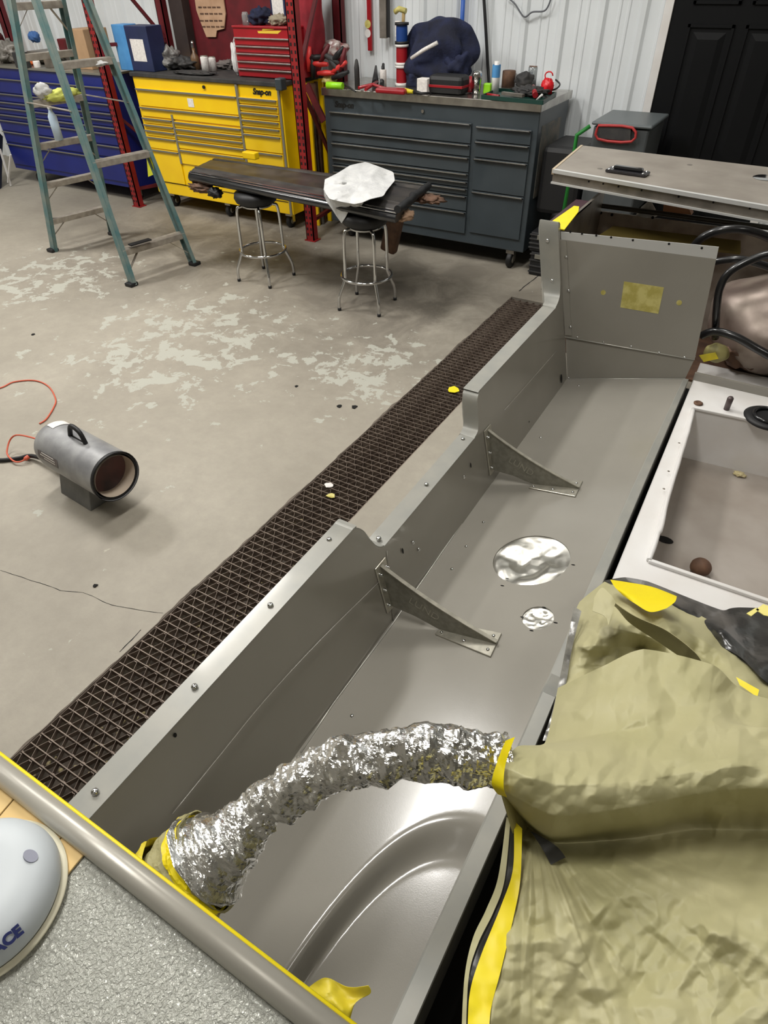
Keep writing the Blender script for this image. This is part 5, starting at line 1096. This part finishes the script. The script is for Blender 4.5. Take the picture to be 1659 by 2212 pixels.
# white round antenna
RZ = CZ + .014
a, b, c_ = G(24, 1772, RZ), G(130, 1884, RZ), G(0, 2086, RZ)
def ccen(a, b, c_):
    d_ = 2 * (a.x * (b.y - c_.y) + b.x * (c_.y - a.y) + c_.x * (a.y - b.y)); s_ = lambda p: p.x ** 2 + p.y ** 2
    return Vector(((s_(a) * (b.y - c_.y) + s_(b) * (c_.y - a.y) + s_(c_) * (a.y - b.y)) / d_, (s_(a) * (c_.x - b.x) + s_(b) * (a.x - c_.x) + s_(c_) * (b.x - a.x)) / d_, 0))
cc = ccen(a, b, c_); Rr = (Vector((a.x, a.y, 0)) - cc).length; cc.z = CZ + .0036
ant = thing('dome_antenna', tuple(cc), 'round white plastic dome antenna with blue lettering on the console', 'antenna')
MB().lathe([(0, 0), (Rr * 1.02, 0), (Rr * 1.06, .001), (Rr * 1.06, .003), (Rr * .98, .004)], cc, n=60).build('base_flange', mat('cream_plastic', (232, 226, 200), .4), ant)
prd = [(Rr * .97, .004), (Rr, .008), (Rr * 1.0, .013), (Rr * .965, .022), (Rr * .90, .029), (Rr * .80, .034), (Rr * .5, .0385), (0, .040)]
MB().lathe(prd, cc, n=72).build('dome', m_puck, ant)
def onant(x, y):
    h = .03
    for _ in range(12):
        q = G(x, y, cc.z + h); r_ = math.hypot(q.x - cc.x, q.y - cc.y); hn = prd[0][1]
        for (ra, ha), (rb_, hb_) in zip(prd[1:-1], prd[2:]):
            if rb_ <= r_ <= ra: hn = ha + (hb_ - ha) * (ra - r_) / max(ra - rb_, 1e-6)
        h = .5 * h + .5 * hn
    return q
def antn(q): d_ = Vector((q.x - cc.x, q.y - cc.y, 0)); e = onant(66, 1850); return (d_.normalized() * min(1., (d_.length / Rr) ** 3 * 1.1) + Vector((0, 0, 1))).normalized()
p = onant(66, 1850); n_ = antn(p); t1 = n_.cross(Vector((0, 1, 0))).normalized(); t2 = n_.cross(t1); px_ = mpp(p)
MB().prism([p - n_ * .001 + t1 * 17 * px_ * math.cos(q) + t2 * 12 * px_ * math.sin(q) for q in [k * math.tau / 24 for k in range(24)]], n_ * .0022).build('dimple', mat('dimple_grey', (140, 142, 158), .4), ant)
q0, q1 = onant(-6, 2050), onant(38, 2012); mp = (q0 + q1) / 2; n_ = antn(mp)
text('lettering', 'ACE', m_navyink, ant, mp + n_ * .0012, q1 - q0, n_.cross(q1 - q0), .0125, ext=.0008, bold=.0006)
# foil wrapped grab pipe
pp = [(446, 1860, .935, 108), (490, 1822, .955, 74), (540, 1776, .975, 50), (600, 1724, 1.01, 47), (687, 1672, 1.05, 51), (778, 1642, 1.08, 54), (886, 1624, 1.095, 58), (1000, 1634, 1.095, 55), (1092, 1642, 1.085, 56)]
P3 = [G(x, y, z) for x, y, z, r in pp]; R3 = [r * mpp(p) for (x, y, z, r), p in zip(pp, P3)]
path = bez(P3, 22); nP = len(path); rad = []
for i in range(nP):
    x = i / (nP - 1) * (len(R3) - 1); k = min(int(x), len(R3) - 2); rad.append(R3[k] + (R3[k + 1] - R3[k]) * (x - k))
def crumple_tube(path, rad, n, amp, seed, fr, per=8):
    rings = []; prev = None; k = len(path)
    for i, p in enumerate(path):
        t = (path[min(i + 1, k - 1)] - path[max(i - 1, 0)]).normalized(); a = Vector((0, 0, -1)) if prev is None else prev; a = (a - t * a.dot(t)).normalized(); prev = a; b = t.cross(a); rg = []
        for j in range(n):
            q = math.tau * (j + .5 * (i % 2)) / n; d_ = a * math.cos(q) + b * math.sin(q); s_ = (p + d_ * rad[i]) * fr + Vector((seed, 0, 0))
            w_ = Vector((noise.noise(s_ * .8), noise.noise(s_ * .8 + Vector((7, 0, 0))), noise.noise(s_ * .8 + Vector((0, 9, 0))))) * .5
            uu, vv = i * fr, j / n * per; h = facet(uu, vv, seed) + .55 * facet(vv * 2.1 + 3, -uu * 2.1, seed + 1) + .3 * facet(uu * 4.3 + vv, vv * 4.3, seed + 2) - .9
            rg.append(p + d_ * (rad[i] + amp * h * 1.9))
        rings.append(rg)
    return MB().grid([r + [r[0]] for r in rings], False)
fp = thing('foil_pipe', tuple(P3[1]), 'curved pipe wrapped in crumpled aluminium foil arching across the hull', 'pipe')
crumple_tube(path, rad, 120, .0078, 3, .135, 6.5).build('foil_wrap', m_foil, fp, fix=False)
skr = [P3[0].lerp(P3[1], .5), P3[0], G(392, 1868, .885)]; 
st = [G(454, 1852, .938), G(425, 1872, .925), G(385, 1912, .90), G(350, 1955, .87), G(320, 2000, .83)]; sr = [60, 74, 80, 80, 78]
st3 = bez(st, 8); rr3 = [100 * mpp(p) * (0.93 + .07 * min(1, i / 10)) for i, p in enumerate(st3)]
stub = crumple_tube(st3, rr3, 64, .011, 9, .16, 6).build('paper_wrap', m_paperd, fp, fix=False); stub['label'] = 'olive masking paper wrapped round the foot of the pipe'
crumple_tube(st3[2:9], [r * 1.015 for r in rr3[2:9]], 64, .013, 5, .2, 7).build('yellow_band', m_tape, fp, fix=False)
crumple_tube(st3[14:30], [r * 1.0 for r in rr3[14:30]], 64, .013, 6, .2, 5).build('yellow_band', m_tapeo, fp, fix=False)
yb = lattice([[(1092, 1600, 1.135), (1112, 1592, 1.125)], [(1076, 1640, 1.145), (1092, 1650, 1.14)], [(1062, 1690, 1.13), (1088, 1700, 1.13)], [(1075, 1715, 1.10), (1095, 1722, 1.10)]], 6, 20, .002, .04, 2)
MB().grid(yb).build('yellow_band', m_tape, fp, solid=.0006, fix=False)
yb = lattice([[(657, 2141, 1.27), (702, 2112, 1.285), (751, 2132, 1.28), (796, 2129, 1.29)], [(690, 2165, 1.275), (722, 2165, 1.29), (752, 2160, 1.275), (800, 2146, 1.285)], [(720, 2195, 1.27), (740, 2196, 1.285), (758, 2185, 1.28), (766, 2165, 1.275)], [(738, 2222, 1.27), (745, 2222, 1.28), (750, 2222, 1.275), (756, 2205, 1.275)]], 24, 24, .008, .03, 5)
tag(MB().grid(yb).build('tape_flap', m_tapeo, None, solid=.0006, fix=False), 'crumpled yellow tape flap sticking out past the tube rail at the bottom', 'tape')

# masking paper drape
dp = thing('paper_drape', tuple(G(1400, 1900, .6)), 'large olive masking paper sheet draped over the seat area at lower right', 'masking paper')
Rm = [
 [(1205, 1486, .84), (1300, 1440, .93), (1390, 1402, .98), (1540, 1436, .98), (1625, 1500, .95), (2000, 1590, .92)],
 [(1196, 1530, .86), (1290, 1510, .95), (1390, 1490, 1.0), (1530, 1520, 1.02), (1625, 1570, 1.0), (2000, 1640, .98)],
 [(1176, 1606, .90), (1275, 1590, .965), (1390, 1570, 1.0), (1520, 1560, 1.03), (1625, 1570, 1.03), (2000, 1590, 1.02)],
 [(1118, 1612, 1.055), (1215, 1622, 1.06), (1350, 1628, 1.05), (1500, 1618, 1.05), (1620, 1612, 1.05), (2000, 1615, 1.05)],
 [(1080, 1655, 1.11), (1205, 1695, 1.115), (1350, 1690, 1.09), (1500, 1668, 1.08), (1620, 1655, 1.075), (2000, 1652, 1.07)],
 [(1078, 1702, 1.09), (1200, 1762, 1.085), (1350, 1746, 1.075), (1500, 1716, 1.07), (1620, 1704, 1.065), (2000, 1700, 1.06)],
 [(1108, 1742, 1.02), (1190, 1806, 1.0), (1350, 1784, .99), (1500, 1752, .985), (1620, 1744, .98), (2000, 1742, .98)],
 [(1122, 1772, .93), (1200, 1820, .905), (1350, 1812, .90), (1500, 1792, .89), (1620, 1792, .89), (2000, 1795, .89)],
 [(1116, 1830, .95), (1200, 1865, .965), (1350, 1868, .96), (1500, 1870, .96), (1620, 1880, .965), (2000, 1890, .97)],
 [(1106, 1900, .97), (1190, 1930, .99), (1350, 1950, 1.0), (1500, 1990, 1.01), (1620, 2020, 1.02), (2000, 2040, 1.02)],
 [(1070, 1990, .97), (1170, 2020, 1.0), (1340, 2050, 1.0), (1500, 2090, 1.01), (1620, 2110, 1.02), (2000, 2130, 1.02)],
 [(1040, 2080, .97), (1150, 2110, .99), (1330, 2140, 1.0), (1500, 2170, 1.01), (1620, 2190, 1.02), (2000, 2200, 1.02)],
 [(1020, 2180, .97), (1140, 2210, .99), (1330, 2240, 1.0), (1500, 2260, 1.01), (1620, 2280, 1.02), (2000, 2290, 1.02)],
 [(1015, 2300, .97), (1140, 2320, .99), (1330, 2340, 1.0), (1500, 2350, 1.01), (1620, 2360, 1.02), (2000, 2370, 1.02)]]
def fanf(x, y):
    if y < 1815: return .008 * (facet(x * .03 + y * .006, y * .007, 9) - .5)
    a_ = math.atan2(x - 1150, y - 1760); k = min((y - 1815) / 80, 1)
    return k * (.028 * (facet(a_ * 7, math.hypot(x - 1150, y - 1760) * .0022, 4) - .5) + .010 * (facet(a_ * 17, math.hypot(x - 1150, y - 1760) * .004, 6) - .5))
rows = lattice(Rm, 260, 360, .034, .0085, 3, 1., .0065, .4, fanf)
MB().grid(rows).build('main_sheet', m_paper, dp, fix=False)
MB().grid([[p, p + Vector((.10, -.01, -.30))] for p in [r[0] for r in rows]]).build('tucked_edge', m_paperd, dp, fix=False)
def strip(lft, rgt, z, name, m, parent, amp=.002, nx=6, ny=60, seed=1):
    ctrl = [[(a[0], a[1], z if len(a) < 3 else a[2]), (b[0], b[1], z if len(b) < 3 else b[2])] for a, b in zip(lft, rgt)]
    o = MB().grid(lattice(ctrl, nx, ny, amp, .02, seed)).build(name, m, parent, fix=False); return o
strip([(1110, 1772), (1108, 1877), (1083, 1955), (1037, 2069), (1014, 2151), (1010, 2260)], [(1128, 1790), (1124, 1900), (1110, 1978), (1083, 2092), (1060, 2183), (1056, 2260)], 1.0, 'yellow_tape_strip', m_tape, dp, .006)
strip([(1100, 1765), (1088, 1877), (1050, 1985), (1022, 2069), (1008, 2151), (1006, 2260)], [(1114, 1772), (1110, 1877), (1086, 1955), (1040, 2069), (1018, 2151), (1012, 2260)], .993, 'dark_film_strip', m_bplast, dp, .004)
strip([(1094, 1765), (1076, 1895), (1050, 1965), (1021, 2028), (1003, 2115), (996, 2260)], [(1103, 1768), (1090, 1900), (1066, 1970), (1032, 2040), (1012, 2115), (1006, 2260)], 1.0, 'outer_fold', m_paper, dp, .004)
strip([(1146, 1796), (1168, 1828), (1190, 1868)], [(1162, 1802), (1202, 1828), (1222, 1852)], .987, 'dark_smudge', m_bplast, dp, .004)
# crumpled upper bundle
cb = thing('paper_bundle', tuple(G(1350, 1380, .66)), 'crumpled olive masking paper and black film bundled against the white hatch frame', 'masking paper')
Ru = [
 [(1306, 1256, .66), (1350, 1262, .68), (1450, 1295, .70), (1540, 1345, .72), (1620, 1400, .74), (1900, 1470, .74)],
 [(1252, 1300, .70), (1320, 1305, .80), (1430, 1335, .84), (1520, 1385, .82), (1600, 1430, .80), (1900, 1500, .80)],
 [(1232, 1350, .74), (1300, 1350, .82), (1400, 1375, .86), (1500, 1410, .80), (1600, 1470, .82), (1900, 1550, .80)],
 [(1222, 1400, .76), (1285, 1395, .84), (1390, 1400, .80), (1510, 1435, .88), (1610, 1510, .84), (1900, 1600, .82)],
 [(1214, 1450, .78), (1285, 1440, .78), (1390, 1440, .84), (1530, 1470, .84), (1640, 1560, .80), (1900, 1650, .82)],
 [(1200, 1530, .78), (1285, 1500, .80), (1390, 1500, .84), (1540, 1530, .84), (1650, 1610, .80), (1900, 1700, .82)]]
MB().grid(lattice(Ru, 160, 130, .06, .011, 6, 1., .008, .6)).build('crumpled_sheet', m_paper, cb, fix=False)
MB().grid(lattice([[(1305, 1254, .66), (1350, 1247, .665), (1400, 1256, .665), (1480, 1288, .665), (1560, 1318, .665), (1600, 1312, .68), (1900, 1322, .68)],
    [(1318, 1262, .68), (1360, 1262, .70), (1410, 1280, .72), (1500, 1330, .73), (1570, 1365, .76), (1650, 1430, .80), (1900, 1440, .80)],
    [(1320, 1280, .66), (1370, 1290, .68), (1440, 1320, .70), (1530, 1380, .74), (1600, 1420, .80), (1680, 1490, .82), (1900, 1520, .80)]], 100, 30, .03, .014, 2, 1., .006, .5)).build('black_film', m_bplast, cb, fix=False)
MB().grid(lattice([[(1318, 1252, .80), (1358, 1258, .82), (1410, 1268, .84), (1462, 1288, .86)], [(1328, 1268, .83), (1365, 1285, .86), (1412, 1296, .87), (1458, 1300, .88)], [(1345, 1286, .84), (1372, 1304, .87), (1405, 1322, .885), (1440, 1314, .885)]], 30, 20, .004, .02, 7)).build('yellow_tape_patch', m_tape, cb, fix=False)
MB().grid(lattice([[(1288, 1285, .90), (1312, 1292, .93), (1370, 1330, .95), (1440, 1362, .96), (1500, 1408, .96), (1520, 1437, .95)], [(1282, 1318, .90), (1322, 1306, .90), (1360, 1345, .90), (1420, 1385, .90), (1480, 1425, .91), (1516, 1440, .93)]], 60, 14, .006, .02, 5)).build('paper_flap', m_paperd, cb, solid=.001, fix=False)
MB().grid(lattice([[(1284, 1290, .93), (1300, 1270, .94), (1318, 1284, .945), (1330, 1300, .945)], [(1280, 1320, .93), (1304, 1330, .94), (1312, 1342, .94), (1314, 1352, .94)]], 24, 14, .006, .03, 9)).build('paper_flap', m_paper, cb, solid=.001, fix=False)
strip([(1240, 1310), (1222, 1400), (1206, 1480), (1192, 1540), (1172, 1600)], [(1256, 1320), (1236, 1400), (1222, 1480), (1205, 1540), (1186, 1600)], .80, 'clear_film_edge', mat('cloudy_film', (150, 148, 140), .2, 0, (90, 88, 84), 20, .2, 30, coat=.5), cb, .01)
for q in ([(1632, 1318), (1648, 1306), (1680, 1318), (1680, 1336), (1650, 1330)], [(1612, 1326), (1632, 1314), (1640, 1318), (1622, 1332)]):
    MB().prism([G(x, y, .83) for x, y in q], (0, 0, .002)).build('tape_corner', mat('pale_tape', (244, 232, 140), .5), cb)
MB().grid(lattice([[(1590, 1462, .90), (1640, 1490, .91)], [(1598, 1480, .90), (1636, 1506, .91)]], 8, 8, .004, .03, 7)).build('yellow_tape_patch', m_tape, cb, fix=False)
